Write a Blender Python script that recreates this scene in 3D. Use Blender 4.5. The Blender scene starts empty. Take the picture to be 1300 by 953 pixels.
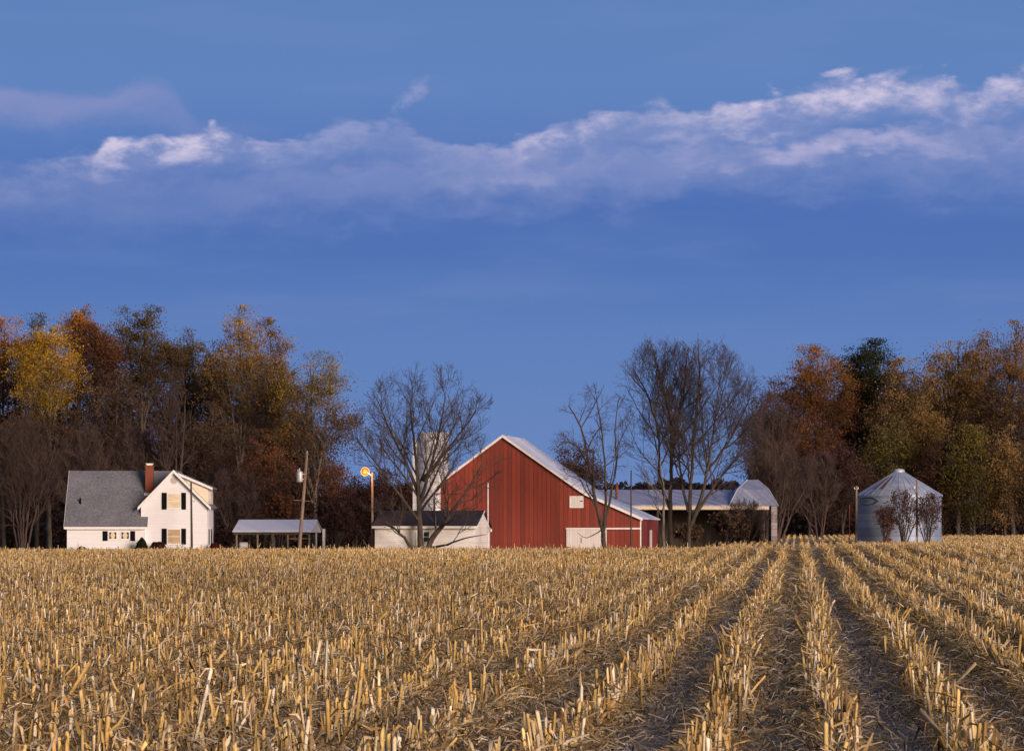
import bpy, math, random
import numpy as np
from mathutils import Vector, Matrix

R = math.radians
F, CX, HY, EYE = 5400.0, 650.0, 687.0, 1.07       # lens in photo pixels, centre column, horizon row, eye height
rng = np.random.default_rng(7)
random.seed(7)
scene = bpy.context.scene
col = scene.collection

def lin(r, g, b):
    f = lambda c: (c/255/12.92) if c/255 <= 0.04045 else ((c/255+0.055)/1.055)**2.4
    return (f(r), f(g), f(b))
def WX(px, Y): return (px-CX)*Y/F
def WZ(py, Y): return EYE+(HY-py)*Y/F
def sst(a, b, x):
    t = np.clip((np.asarray(x, float)-a)/(b-a), 0, 1)
    return t*t*(3-2*t)
def gz(x, y):                                        # lie of the land: flat, rising gently to the right rear
    x = np.asarray(x, float); y = np.asarray(y, float)
    rise = 1.75*sst(8, 34, x)*sst(300, 620, y)
    # the field climbs gently to a crest about 165 m off and drops away to the farmyard behind it
    t = np.clip(y-140, 0, 50)
    up = -0.32+0.005*np.clip(y, -20, 140)+0.005*t-0.00011*t*t-0.006*np.clip(y-190, 0, 60)
    up = np.where(y > 190, np.maximum(up, 0.0), up)
    rise = rise+up+0.26*sst(5, 16, x)*sst(60, 160, y)*(1-sst(185, 300, y))
    und = 0.035*np.sin(x*0.11+1.3)*np.sin(y*0.043)*sst(60, 140, y)
    return rise+und
def g(x, y): return float(gz(x, y))

# ------------------------------------------------------------------ materials
def new_mat(name):
    m = bpy.data.materials.new(name); m.use_nodes = True
    nt = m.node_tree
    return m, nt, nt.nodes['Principled BSDF']
def nd(nt, t, **kw):
    n = nt.nodes.new(t)
    for k, v in kw.items():
        if k.startswith('i_'): n.inputs[int(k[2:])].default_value = v
        else: setattr(n, k, v)
    return n
def ramp(nt, stops, fac=None):
    n = nt.nodes.new('ShaderNodeValToRGB')
    e = n.color_ramp.elements
    while len(e) < len(stops): e.new(0.5)
    for k, (p, c) in enumerate(stops):
        e[k].position = p; e[k].color = (*c, 1) if len(c) == 3 else c
    if fac is not None: nt.links.new(fac, n.inputs[0])
    return n
def mapped(nt, scale, kind='Object'):
    tc = nt.nodes.new('ShaderNodeTexCoord'); mp = nt.nodes.new('ShaderNodeMapping')
    mp.inputs['Scale'].default_value = scale
    nt.links.new(tc.outputs[kind], mp.inputs[0])
    return mp.outputs[0]
def noise(nt, vec, scale=1, detail=6, rough=0.6):
    n = nd(nt, 'ShaderNodeTexNoise'); n.inputs['Scale'].default_value = scale
    n.inputs['Detail'].default_value = detail; n.inputs['Roughness'].default_value = rough
    nt.links.new(vec, n.inputs['Vector'])
    return n.outputs['Fac']
def mix(nt, a, b, fac, mode='MIX'):
    n = nt.nodes.new('ShaderNodeMix'); n.data_type = 'RGBA'; n.blend_type = mode
    for s, v in ((n.inputs[0], fac), (n.inputs[6], a), (n.inputs[7], b)):
        if hasattr(v, 'is_linked'): nt.links.new(v, s)
        else: s.default_value = v if not isinstance(v, tuple) else ((*v, 1) if len(v) == 3 else v)
    return n.outputs[2]
def bump(nt, bs, h, strength=0.3, dist=0.05):
    b = nt.nodes.new('ShaderNodeBump'); b.inputs['Strength'].default_value = strength
    b.inputs['Distance'].default_value = dist
    nt.links.new(h, b.inputs['Height']); nt.links.new(b.outputs[0], bs.inputs['Normal'])
def mottled(name, c1, c2, scale=2.0, rough=0.8, metal=0.0, sc=(1, 1, 1), bmp=0.0, detail=6, p=(0.35, 0.68)):
    m, nt, bs = new_mat(name)
    n = noise(nt, mapped(nt, sc), scale, detail)
    r = ramp(nt, [(p[0], c1), (p[1], c2)], n)
    nt.links.new(r.outputs[0], bs.inputs['Base Color'])
    bs.inputs['Roughness'].default_value = rough; bs.inputs['Metallic'].default_value = metal
    if bmp: bump(nt, bs, n, bmp)
    return m
def math_n(nt, op, a, b=None, c=None, clamp=False):
    n = nt.nodes.new('ShaderNodeMath'); n.operation = op; n.use_clamp = clamp
    for i, v in enumerate((a, b, c)):
        if v is None: continue
        if hasattr(v, 'is_linked'): nt.links.new(v, n.inputs[i])
        else: n.inputs[i].default_value = v
    return n.outputs[0]
def smooth(nt, a, b, x):
    n = nt.nodes.new('ShaderNodeMapRange'); n.interpolation_type = 'SMOOTHSTEP'
    nt.links.new(x, n.inputs[0]); n.inputs[1].default_value = a; n.inputs[2].default_value = b
    return n.outputs[0]

def boards(name, c1, c2, period=0.46, axis=0, groove=0.10, rough=0.75, metal=0.0, weather=None, soft=0.35, dark=0.62):
    """vertical / horizontal boarding: per board tint, dark joints, weather streaks"""
    m, nt, bs = new_mat(name)
    tc = nt.nodes.new('ShaderNodeTexCoord'); sp = nt.nodes.new('ShaderNodeSeparateXYZ')
    nt.links.new(tc.outputs['Object'], sp.inputs[0])
    x = sp.outputs[axis]
    xs = math_n(nt, 'DIVIDE', x, period)
    if axis != 2:
        xs = math_n(nt, 'ADD', xs, math_n(nt, 'DIVIDE', sp.outputs[1-axis], period*1.0001))
    fl = math_n(nt, 'FLOOR', xs); fr = math_n(nt, 'FRACT', xs)
    wn = nt.nodes.new('ShaderNodeTexWhiteNoise'); wn.noise_dimensions = '1D'; nt.links.new(fl, wn.inputs['W'])
    sc = (1.5, 1.5, 0.16) if axis != 2 else (0.5, 0.5, 1.4)
    n = noise(nt, mapped(nt, sc), 2.2, 7, 0.65)
    t = math_n(nt, 'ADD', math_n(nt, 'MULTIPLY', wn.outputs['Value'], soft), math_n(nt, 'MULTIPLY', n, 1-soft))
    r = ramp(nt, [(0.3, c1), (0.72, c2)], t)
    edge = math_n(nt, 'LESS_THAN', fr, groove)
    c = mix(nt, r.outputs[0], tuple(v*dark for v in c1), edge)
    if weather:
        n2 = noise(nt, mapped(nt, (0.35, 0.35, 0.22)), 1.0, 8, 0.7)
        c = mix(nt, c, weather, smooth(nt, 0.52, 0.82, n2))
    nt.links.new(c, bs.inputs['Base Color'])
    bs.inputs['Roughness'].default_value = rough; bs.inputs['Metallic'].default_value = metal
    bump(nt, bs, fr if axis == 2 else math_n(nt, 'SUBTRACT', 1.0, edge), 0.35, 0.03)
    return m
def vcol_mat(name, transl=0.0, rough=0.85, spec=0.2):
    m, nt, bs = new_mat(name)
    a = nd(nt, 'ShaderNodeVertexColor'); a.layer_name = 'Col'
    n = noise(nt, mapped(nt, (1, 1, 1)), 9.0, 3)
    c = mix(nt, a.outputs[0], ramp(nt, [(0.3, (0.62, 0.62, 0.62)), (0.7, (1.25, 1.25, 1.25))], n).outputs[0], 1.0, 'MULTIPLY')
    nt.links.new(c, bs.inputs['Base Color'])
    bs.inputs['Roughness'].default_value = rough; bs.inputs['Specular IOR Level'].default_value = spec
    if transl:
        tr = nt.nodes.new('ShaderNodeBsdfTranslucent'); nt.links.new(c, tr.inputs[0])
        ms = nt.nodes.new('ShaderNodeMixShader'); ms.inputs[0].default_value = transl
        nt.links.new(bs.outputs[0], ms.inputs[1]); nt.links.new(tr.outputs[0], ms.inputs[2])
        nt.links.new(ms.outputs[0], nt.nodes['Material Output'].inputs[0])
    return m

M = {}
M['bark'] = mottled('bark', (0.030, 0.021, 0.016), (0.085, 0.062, 0.046), 3.0, 0.9, sc=(1, 1, 0.25), bmp=0.5)
M['pale_bark'] = mottled('pale_bark', (0.07, 0.055, 0.042), (0.20, 0.165, 0.13), 2.0, 0.9, sc=(1, 1, 0.3), bmp=0.4)
M['twig'] = mottled('twig', (0.040, 0.027, 0.024), (0.085, 0.058, 0.048), 1.5, 0.9)
M['brush'] = mottled('brush_twig', (0.045, 0.026, 0.022), (0.10, 0.060, 0.047), 0.5, 0.9)
M['leaf'] = vcol_mat('autumn_leaf', 0.42)
M['straw'] = vcol_mat('dry_corn', 0.0, 0.7, 0.25)
M['siding'] = boards('white_siding', (0.73, 0.72, 0.73), (0.81, 0.80, 0.81), 0.16, 2, 0.12, 0.6, soft=0.2, dark=0.86)
M['whiteboard'] = boards('white_boards', (0.66, 0.62, 0.58), (0.80, 0.77, 0.74), 0.2, 2, 0.10, 0.7, soft=0.3, dark=0.8, weather=(0.45, 0.42, 0.40))
M['whitedoor'] = boards('white_door_boards', (0.66, 0.60, 0.56), (0.78, 0.73, 0.70), 0.28, 0, 0.08, 0.7, weather=(0.52, 0.45, 0.40))
M['trim'] = mottled('white_trim', (0.72, 0.70, 0.68), (0.84, 0.82, 0.80), 3.0, 0.5)
M['soffit'] = mottled('soffit', (0.62, 0.50, 0.36), (0.74, 0.62, 0.46), 3.0, 0.6)
M['dormer_wall'] = boards('cream_siding', (0.76, 0.64, 0.48), (0.82, 0.72, 0.56), 0.16, 2, 0.12, 0.6, soft=0.2, dark=0.86)
M['black'] = mottled('black_paint', (0.004, 0.004, 0.006), (0.009, 0.009, 0.011), 4.0, 0.9)
M['black'].node_tree.nodes['Principled BSDF'].inputs['Specular IOR Level'].default_value = 0.1
M['red'] = boards('red_barn_siding', (0.18, 0.025, 0.013), (0.29, 0.043, 0.02), 0.46, 0, 0.14, 0.62, weather=(0.16, 0.036, 0.02), soft=0.4, dark=0.6)
M['brick'] = None
M['iron_roof'] = boards('white_metal_roof', (0.70, 0.70, 0.75), (0.85, 0.85, 0.90), 0.62, 1, 0.07, 0.42, 0.0, weather=(0.50, 0.47, 0.48), soft=0.25, dark=0.8)
M['shed_roof'] = boards('pale_metal_roof', (0.70, 0.72, 0.80), (0.82, 0.84, 0.90), 0.6, 0, 0.07, 0.4, 0.1, soft=0.25, dark=0.8)
M['old_roof'] = boards('weathered_metal_roof', (0.24, 0.26, 0.36), (0.44, 0.46, 0.57), 0.7, 0, 0.08, 0.42, 0.25, weather=(0.25, 0.25, 0.30), soft=0.4, dark=0.6)
M['dark_roof'] = mottled('dark_asphalt_roof', (0.010, 0.010, 0.016), (0.026, 0.024, 0.034), 6.0, 0.85)
M['wood'] = mottled('grey_wood', (0.13, 0.095, 0.07), (0.27, 0.21, 0.16), 3.0, 0.85, sc=(3, 3, 0.3), bmp=0.3)
M['darkwood'] = mottled('dark_wood', (0.035, 0.025, 0.018), (0.085, 0.06, 0.045), 3.0, 0.85, sc=(3, 3, 0.3))
M['rust'] = mottled('rusty_steel', (0.10, 0.035, 0.015), (0.23, 0.09, 0.045), 4.0, 0.8)
M['steel'] = mottled('grey_steel', (0.42, 0.44, 0.46), (0.58, 0.60, 0.62), 3.0, 0.45, 0.3)
M['porcelain'] = mottled('porcelain', (0.6, 0.58, 0.55), (0.72, 0.70, 0.68), 5, 0.3)
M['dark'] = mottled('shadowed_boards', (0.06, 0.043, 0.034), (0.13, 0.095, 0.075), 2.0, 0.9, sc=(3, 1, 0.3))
M['curtain'] = mottled('sunset_reflection_pane', (0.60, 0.48, 0.30), (0.80, 0.70, 0.52), 1.6, 0.35, sc=(0.5, 1, 2.2))  # warm cream pane colour, the sunset's reflection painted in
M['curtain_dim'] = mottled('tan_blind', (0.42, 0.29, 0.15), (0.56, 0.42, 0.26), 1.6, 0.35, sc=(0.5, 1, 2.2))
M['glass'] = mottled('dark_glass', (0.012, 0.016, 0.02), (0.04, 0.05, 0.055), 1.5, 0.08)
M['greenglass'] = mottled('greenish_glass', (0.02, 0.05, 0.045), (0.05, 0.09, 0.08), 1.5, 0.1)
M['drum_red'] = mottled('red_drum_paint', (0.22, 0.02, 0.015), (0.36, 0.04, 0.03), 4, 0.5)
M['navy'] = mottled('navy_paint', (0.015, 0.03, 0.075), (0.03, 0.05, 0.10), 4, 0.5)
M['tankwhite'] = mottled('off_white_paint', (0.5, 0.5, 0.5), (0.65, 0.64, 0.62), 3, 0.5)

def brick_mat():
    m, nt, bs = new_mat('chimney_brick')
    b = nd(nt, 'ShaderNodeTexBrick')
    b.inputs['Color1'].default_value = (0.24, 0.055, 0.022, 1); b.inputs['Color2'].default_value = (0.17, 0.04, 0.018, 1)
    b.inputs['Mortar'].default_value = (0.22, 0.10, 0.06, 1); b.inputs['Scale'].default_value = 5.0
    b.inputs['Mortar Size'].default_value = 0.02
    mp = mapped(nt, (1, 1, 1)); sp = nd(nt, 'ShaderNodeSeparateXYZ'); cb = nd(nt, 'ShaderNodeCombineXYZ')
    nt.links.new(mp, sp.inputs[0]); nt.links.new(math_n(nt, 'ADD', sp.outputs[0], sp.outputs[1]), cb.inputs[0])
    nt.links.new(sp.outputs[2], cb.inputs[1]); nt.links.new(cb.outputs[0], b.inputs[0])
    nt.links.new(b.outputs[0], bs.inputs['Base Color']); bs.inputs['Roughness'].default_value = 0.9
    return m
M['brick'] = brick_mat()
def shingle_mat():
    m, nt, bs = new_mat('grey_shingle')
    v = mapped(nt, (1, 1, 1))
    n1 = noise(nt, v, 5.5, 4, 0.7); n2 = noise(nt, v, 0.45, 4)
    c = ramp(nt, [(0.32, (0.085, 0.085, 0.098)), (0.68, (0.235, 0.235, 0.255))], n1).outputs[0]
    c = mix(nt, c, ramp(nt, [(0.3, (0.8, 0.8, 0.82)), (0.7, (1.12, 1.1, 1.1))], n2).outputs[0], 1.0, 'MULTIPLY')
    sp = nd(nt, 'ShaderNodeSeparateXYZ'); nt.links.new(v, sp.inputs[0])
    fr = math_n(nt, 'FRACT', math_n(nt, 'DIVIDE', sp.outputs[2], 0.15))
    c = mix(nt, c, (0.07, 0.07, 0.08), math_n(nt, 'MULTIPLY', math_n(nt, 'LESS_THAN', fr, 0.16), 0.45))
    nt.links.new(c, bs.inputs['Base Color']); bs.inputs['Roughness'].default_value = 0.95
    bump(nt, bs, fr, 0.4, 0.02)
    return m
M['shingle'] = shingle_mat()
def galv(name, c1, c2, ring=0.10, streak=(0.20, 0.13, 0.10)):
    m, nt, bs = new_mat(name)
    v = mapped(nt, (1, 1, 1)); sp = nd(nt, 'ShaderNodeSeparateXYZ'); nt.links.new(v, sp.inputs[0])
    n = noise(nt, mapped(nt, (0.7, 0.7, 0.25)), 1.6, 7, 0.65)
    fl = math_n(nt, 'FLOOR', math_n(nt, 'DIVIDE', sp.outputs[2], 0.81))
    wn = nd(nt, 'ShaderNodeTexWhiteNoise', noise_dimensions='1D'); nt.links.new(fl, wn.inputs['W'])
    t = math_n(nt, 'ADD', math_n(nt, 'MULTIPLY', n, 0.7), math_n(nt, 'MULTIPLY', wn.outputs['Value'], 0.3))
    c = ramp(nt, [(0.3, c1), (0.7, c2)], t).outputs[0]
    c = mix(nt, c, streak, smooth(nt, 0.62, 0.85, noise(nt, mapped(nt, (1.3, 1.3, 0.12)), 1.5, 6)))
    fr = math_n(nt, 'FRACT', math_n(nt, 'DIVIDE', sp.outputs[2], 0.81))
    c = mix(nt, c, tuple(x*0.55 for x in c1), math_n(nt, 'LESS_THAN', fr, 0.05))
    nt.links.new(c, bs.inputs['Base Color']); bs.inputs['Roughness'].default_value = 0.5
    bs.inputs['Metallic'].default_value = 0.25
    bump(nt, bs, math_n(nt, 'SINE', math_n(nt, 'MULTIPLY', sp.outputs[2], 2*math.pi/ring)), 0.25, 0.02)
    return m
M['bin'] = galv('galvanised_wall', (0.21, 0.26, 0.36), (0.34, 0.39, 0.50))
M['bin_roof'] = mottled('galvanised_roof', (0.25, 0.29, 0.39), (0.40, 0.44, 0.54), 1.2, 0.40, 0.35, sc=(1, 1, 0.4))
M['silo'] = galv('silo_staves', (0.58, 0.54, 0.56), (0.76, 0.72, 0.74), 0.4, (0.40, 0.37, 0.38))
def lamp_mat():
    m, nt, bs = new_mat('lit_sodium_lens')
    bs.inputs['Base Color'].default_value = (1, 0.6, 0.2, 1)
    bs.inputs['Emission Color'].default_value = (1.0, 0.38, 0.065, 1); bs.inputs['Emission Strength'].default_value = 1.5
    n = noise(nt, mapped(nt, (1, 1, 1)), 2.0, 2); nt.links.new(ramp(nt, [(0, (1, .55, .2)), (1, (1, .7, .3))], n).outputs[0], bs.inputs['Base Color'])
    return m
M['lamp'] = lamp_mat()
for _e in M['lamp'].node_tree.nodes:
    if _e.type == 'VALTORGB':
        for _q in _e.color_ramp.elements: _q.color = (0.03, 0.012, 0.003, 1)
M['lamp_halo'] = lamp_mat(); M['lamp_halo'].name = 'painted_halo'  # orange emission that imitates the halo round the lit bulb
for _e in M['lamp_halo'].node_tree.nodes:
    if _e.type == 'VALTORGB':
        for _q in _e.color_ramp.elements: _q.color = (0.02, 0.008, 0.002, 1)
_b = M['lamp_halo'].node_tree.nodes['Principled BSDF']; _b.inputs['Emission Color'].default_value = (1.0, 0.13, 0.01, 1); _b.inputs['Emission Strength'].default_value = 1.0
def ground_mat(name, stops, s1=2.5, s2=0.06, rowdir=False):
    m, nt, bs = new_mat(name)
    v = mapped(nt, (1, 1, 1))
    n1 = noise(nt, v, s1, 10, 0.72); n2 = noise(nt, v, s2, 4)
    c = ramp(nt, stops, n1).outputs[0]
    c = mix(nt, c, ramp(nt, [(0.3, (0.78, 0.78, 0.78)), (0.7, (1.18, 1.15, 1.1))], n2).outputs[0], 1.0, 'MULTIPLY')
    nt.links.new(c, bs.inputs['Base Color']); bs.inputs['Roughness'].default_value = 0.95
    bump(nt, bs, n1, 0.8, 0.06)
    return m
M['soil'] = ground_mat('stubble_soil', [(0.3, (0.10, 0.070, 0.042)), (0.5, (0.29, 0.215, 0.13)), (0.68, (0.54, 0.44, 0.31))], 7.0)
M['lawn'] = ground_mat('autumn_grass', [(0.3, (0.035, 0.035, 0.014)), (0.5, (0.10, 0.085, 0.035)), (0.7, (0.20, 0.155, 0.075))], 1.4)

# ------------------------------------------------------------------ mesh helpers
class MB:
    def __init__(s): s.v = []; s.f = []
    def quad(s, a, b, c, d):
        n = len(s.v); s.v += [a, b, c, d]; s.f.append((n, n+1, n+2, n+3)); return s
    def poly(s, pts):
        n = len(s.v); s.v += list(pts); s.f.append(tuple(range(n, n+len(pts)))); return s
    def box(s, x0, x1, y0, y1, z0, z1):
        n = len(s.v)
        s.v += [(x0,y0,z0),(x1,y0,z0),(x1,y1,z0),(x0,y1,z0),(x0,y0,z1),(x1,y0,z1),(x1,y1,z1),(x0,y1,z1)]
        s.f += [tuple(n+i for i in q) for q in ((0,3,2,1),(4,5,6,7),(0,1,5,4),(1,2,6,5),(2,3,7,6),(3,0,4,7))]; return s
    def prism(s, pts, d):                      # pts: planar polygon, d: extrusion vector
        n = len(s.v); k = len(pts)
        s.v += [tuple(p) for p in pts]+[tuple(np.add(p, d)) for p in pts]
        s.f.append(tuple(range(n, n+k))); s.f.append(tuple(range(n+2*k-1, n+k-1, -1)))
        for i in range(k):
            j = (i+1) % k; s.f.append((n+j, n+i, n+k+i, n+k+j))
        return s
    def tube(s, p0, p1, r0, r1, sides=8, caps=True):
        p0, p1 = Vector(p0), Vector(p1); d = (p1-p0).normalized()
        a = d.orthogonal().normalized(); b = d.cross(a); n = len(s.v)
        for p, r in ((p0, r0), (p1, r1)):
            for k in range(sides):
                t = 2*math.pi*k/sides; s.v.append(tuple(p+a*(r*math.cos(t))+b*(r*math.sin(t))))
        for k in range(sides):
            j = (k+1) % sides; s.f.append((n+k, n+j, n+sides+j, n+sides+k))
        if caps: s.f.append(tuple(range(n+sides-1, n-1, -1))); s.f.append(tuple(range(n+sides, n+2*sides)))
        return s
    def lathe(s, prof, c=(0, 0), sides=32, a0=0.0):
        n = len(s.v)
        for r, z in prof:
            for k in range(sides):
                t = a0+2*math.pi*k/sides; s.v.append((c[0]+r*math.cos(t), c[1]+r*math.sin(t), z))
        for i in range(len(prof)-1):
            for k in range(sides):
                j = (k+1) % sides; s.f.append((n+i*sides+k, n+i*sides+j, n+(i+1)*sides+j, n+(i+1)*sides+k))
        return s
    def build(s, name, mat, parent=None, world=False, smooth_=False):
        me = bpy.data.meshes.new(name)
        v = s.v
        if world and parent is not None:
            r = parent
            while r.parent: r = r.parent
            o = r.location; v = [(a-o.x, b-o.y, c-o.z) for a, b, c in v]
        me.from_pydata(v, [], s.f); me.materials.append(mat)
        if smooth_: me.polygons.foreach_set('use_smooth', [True]*len(me.polygons))
        me.update()
        o = bpy.data.objects.new(name, me); col.objects.link(o)
        if parent is not None: o.parent = parent
        return o

def quads_obj(name, V, mat, parent=None, C=None, Q=None):
    """V: (n,3) vertices, Q: (m,4) quads (default: consecutive fours), C: (n,3) vertex colours"""
    V = np.asarray(V, np.float32).reshape(-1, 3)
    if Q is None: Q = np.arange(len(V)).reshape(-1, 4)
    Q = np.asarray(Q, np.int32).reshape(-1, 4)
    me = bpy.data.meshes.new(name)
    me.vertices.add(len(V)); me.vertices.foreach_set('co', V.ravel())
    me.loops.add(Q.size); me.loops.foreach_set('vertex_index', Q.ravel())
    me.polygons.add(len(Q)); me.polygons.foreach_set('loop_start', np.arange(0, Q.size, 4, dtype=np.int32))
    me.polygons.foreach_set('loop_total', np.full(len(Q), 4, np.int32))
    me.update(calc_edges=True)
    if C is not None:
        a = me.color_attributes.new('Col', 'FLOAT_COLOR', 'POINT')
        a.data.foreach_set('color', np.concatenate([np.asarray(C, np.float32).reshape(-1, 3), np.ones((len(V), 1), np.float32)], 1).ravel())
    me.materials.append(mat)
    o = bpy.data.objects.new(name, me); col.objects.link(o)
    if parent is not None: o.parent = parent
    return o

def unit(a): return a/np.maximum(np.linalg.norm(a, axis=-1, keepdims=True), 1e-9)
def tubes(P0, P1, R0, R1, sides=3):
    P0, P1 = np.asarray(P0, float), np.asarray(P1, float); n = len(P0)
    d = unit(P1-P0)
    ref = np.where(np.abs(d[:, 2:3]) > 0.9, [[1., 0, 0]], [[0, 0, 1.]])
    a = unit(np.cross(d, ref)); b = np.cross(d, a)
    V = np.zeros((n, 2, sides, 3))
    for k in range(sides):
        t = 2*math.pi*k/sides
        o = a*math.cos(t)+b*math.sin(t)
        V[:, 0, k] = P0+o*np.asarray(R0)[:, None]; V[:, 1, k] = P1+o*np.asarray(R1)[:, None]
    base = (np.arange(n)*2*sides)[:, None]
    Q = np.stack([np.concatenate([base+k, base+(k+1) % sides, base+sides+(k+1) % sides, base+sides+k], 1) for k in range(sides)], 1)
    return V.reshape(-1, 3), Q.reshape(-1, 4)
def leaves(C, size, aspect=1.0):
    n = len(C); size = np.broadcast_to(np.asarray(size, float), (n,))
    a = unit(rng.normal(size=(n, 3))); b = unit(np.cross(a, rng.normal(size=(n, 3))))
    a = a*size[:, None]*0.5; b = b*size[:, None]*0.5*aspect
    return np.stack([C-a, C+b*0.9-a*0.1, C+a, C-b*0.9+a*0.1], 1).reshape(-1, 3)

def tag(o, label=None, cat=None, group=None, kind=None):
    if label: o['label'] = label
    if cat: o['category'] = cat
    if group: o['group'] = group
    if kind: o['kind'] = kind
    return o
def thing(name, loc, label, cat, group=None, rz=0.0):
    o = bpy.data.objects.new(name, None); col.objects.link(o)
    o.location = loc; o.rotation_euler = (0, 0, rz); o.empty_display_size = 0.5
    return tag(o, label, cat, group)

# ------------------------------------------------------------------ ground
def sheet(name, xs, ys, dz, mat, keep=None):
    X, Y = np.meshgrid(xs, ys); Z = gz(X, Y)+dz
    V = np.stack([X, Y, Z], -1).reshape(-1, 3); nx = len(xs)
    i, j = np.meshgrid(np.arange(len(xs)-1), np.arange(len(ys)-1))
    q = (j*nx+i).ravel(); Q = np.stack([q, q+1, q+nx+1, q+nx], 1)
    if keep is not None:
        cx = (X[:-1, :-1]+X[1:, 1:]).ravel()/2; cy = (Y[:-1, :-1]+Y[1:, 1:]).ravel()/2
        Q = Q[keep(cx, cy)]
    return tag(quads_obj(name, V, mat, None, None, Q), kind='structure')
def field_end(x): return 436+150*sst(21, 27, x)
gx = np.concatenate([[-4000, -1500, -600, -300], np.arange(-150, 181, 3.0), [300, 600, 1500, 4000]])
gy = np.concatenate([[-3000, -800, -200, -60], np.arange(-15, 700, 3.0), [800, 1100, 1800, 4000, 9000]])
sheet('ground', gx, gy, -0.02, M['lawn'])
sheet('field', np.arange(-150, 181, 3.0), np.arange(-15, 700, 3.0), 0.0, M['soil'], lambda x, y: y < field_end(x))

# ------------------------------------------------------------------ corn stubble
ROW0, ROWS, SLOPE = 0.22, 0.76, 364/5400.0
PAL = np.array([[0.56, 0.36, 0.115], [0.63, 0.43, 0.16], [0.66, 0.50, 0.29], [0.46, 0.28, 0.09], [0.34, 0.21, 0.09],
                [0.74, 0.62, 0.45], [0.20, 0.125, 0.055], [0.54, 0.40, 0.22]])
def pick(n, p): return PAL[rng.choice(len(PAL), n, p=np.array(p)/np.sum(p))]*rng.uniform(0.75, 1.2, (n, 1))
def track(k): return np.isin(k % 4, [2, 0])        # row index: the gaps right of these rows carry wheel tracks
def stalk_spots(y0, y1, step):
    out = []
    kmin = int(math.floor((-0.1204*y1-8-SLOPE*y1-ROW0)/ROWS)); kmax = int(math.ceil((0.1204*y1+8-SLOPE*y0-ROW0)/ROWS))
    for k in range(kmin, kmax+1):
        r = ROW0+ROWS*k
        y = np.arange(y0, y1, step)+rng.uniform(-0.4, 0.4, int(math.ceil((y1-y0)/step)))[:len(np.arange(y0, y1, step))]*step
        x = r+SLOPE*y+rng.normal(0, 0.05, len(y))+0.05*np.sin(y*0.13+k*1.7)
        m = (np.abs(x) < 0.1204*y+8) & (y < field_end(x)) & (rng.random(len(y)) < 0.93)
        out.append(np.stack([x[m], y[m], np.full(m.sum(), k)], 1))
    return np.concatenate(out)
def stalk_shape(n):
    h = np.clip(rng.normal(0.245, 0.065, n), 0.08, 0.42)
    tall = rng.random(n) < 0.03; h[tall] += rng.uniform(0.05, 0.22, tall.sum())
    lean = rng.normal(0, 0.085, (n, 2)); wild = (rng.random(n) < 0.09) & ~tall; lean[wild] += rng.normal(0, 0.45, (wild.sum(), 2))
    return h, lean
V_all, Q_all, C_all, n_off = [], [], [], 0
def add(V, Q, C):
    global n_off
    V_all.append(V); Q_all.append(Q+n_off); C_all.append(C); n_off += len(V)
def patch(x, y):                                     # broad uneven tone of the field
    q = np.sin(x*0.31+y*0.052+1.1)+np.sin(x*0.13-y*0.034+2.3)+np.sin(x*0.74+y*0.11)*0.6
    return (0.93+0.075*q)[:, None]
def prism_stalks(base, top, r0, r1, colr, sides, cap):
    V, Q = tubes(base, top, r0, r1, sides); n = len(base)
    if sides == 4: V = V.reshape(n, 2, 4, 3); V[:, 1, :, 2] += rng.normal(0, 0.012, (n, 4)); V = V.reshape(-1, 3)
    if cap and sides == 4:
        b = (np.arange(n)*8)[:, None]; Q = np.concatenate([Q, b+np.array([[4, 5, 6, 7]])], 0)
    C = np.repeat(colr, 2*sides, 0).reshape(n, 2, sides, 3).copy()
    C[:, 0] *= 0.40; C[:, 1] *= 1.22  # feet darkened, tops brightened: shade between stalks and highlights painted in
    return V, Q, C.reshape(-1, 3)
def strip(P0, P1, P2, w, colr):
    n = len(P0); s = unit(np.cross(P2-P0, rng.normal(0, 0.5, (n, 3))+[0, 0, 1]))*np.asarray(w)[:, None]*0.5
    V = np.stack([P0-s*0.6, P0+s*0.6, P1-s, P1+s, P2-s*0.35, P2+s*0.35], 1).reshape(-1, 3)
    b = (np.arange(n)*6)[:, None]
    Q = np.concatenate([b+np.array([[0, 1, 3, 2]]), b+np.array([[2, 3, 5, 4]])], 0)
    return V, Q, np.repeat(colr, 6, 0)
def hang_leaves(base, top, h, per, wl=1.0):
    n = len(base); i = rng.integers(0, n, int(n*per))
    f = rng.uniform(0.1, 1.0, len(i))[:, None]
    P0 = base[i]*(1-f)+top[i]*f; a = rng.uniform(0, 2*math.pi, len(i)); L = rng.uniform(0.03, 0.16, len(i))*np.where(rng.random(len(i)) < 0.12, 2.2, 1.0)
    o = np.stack([np.cos(a), np.sin(a), np.zeros(len(i))], 1)
    P1 = P0+o*(L*0.45)[:, None]+np.stack([0*a, 0*a, rng.uniform(-0.06, 0.05, len(i))], 1)
    P2 = P0+o*(L*0.8)[:, None]; P2[:, 2] = P0[:, 2]+rng.uniform(-0.20, 0.13, len(i))
    P2[:, 2] = np.maximum(P2[:, 2], base[i][:, 2]+0.005)
    return strip(P0, P1, P2, rng.uniform(0.008, 0.024, len(i))*wl, pick(len(i), [2.4, 2.2, 2.4, 3, 3.2, 1.6, 3, 2.4])*patch(P0[:, 0], P0[:, 1])*(0.55+0.5*f))  # leaves low on the stalk get darker colour as painted shade
zones = [(19, 32.9, 0.08, 4, 0.0115, 5.5, 1.1), (32.9, 100, 0.062, 4, 0.0105, 4.5, 1.15), (100, 185, 0.075, 3, 0.0130, 2.4, 1.5), (185, 440, 0.9, 3, 0.030, 0.8, 3.0), (440, 590, 0.8, 3, 0.045, 0.5, 3.0)]
singles = None
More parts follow.
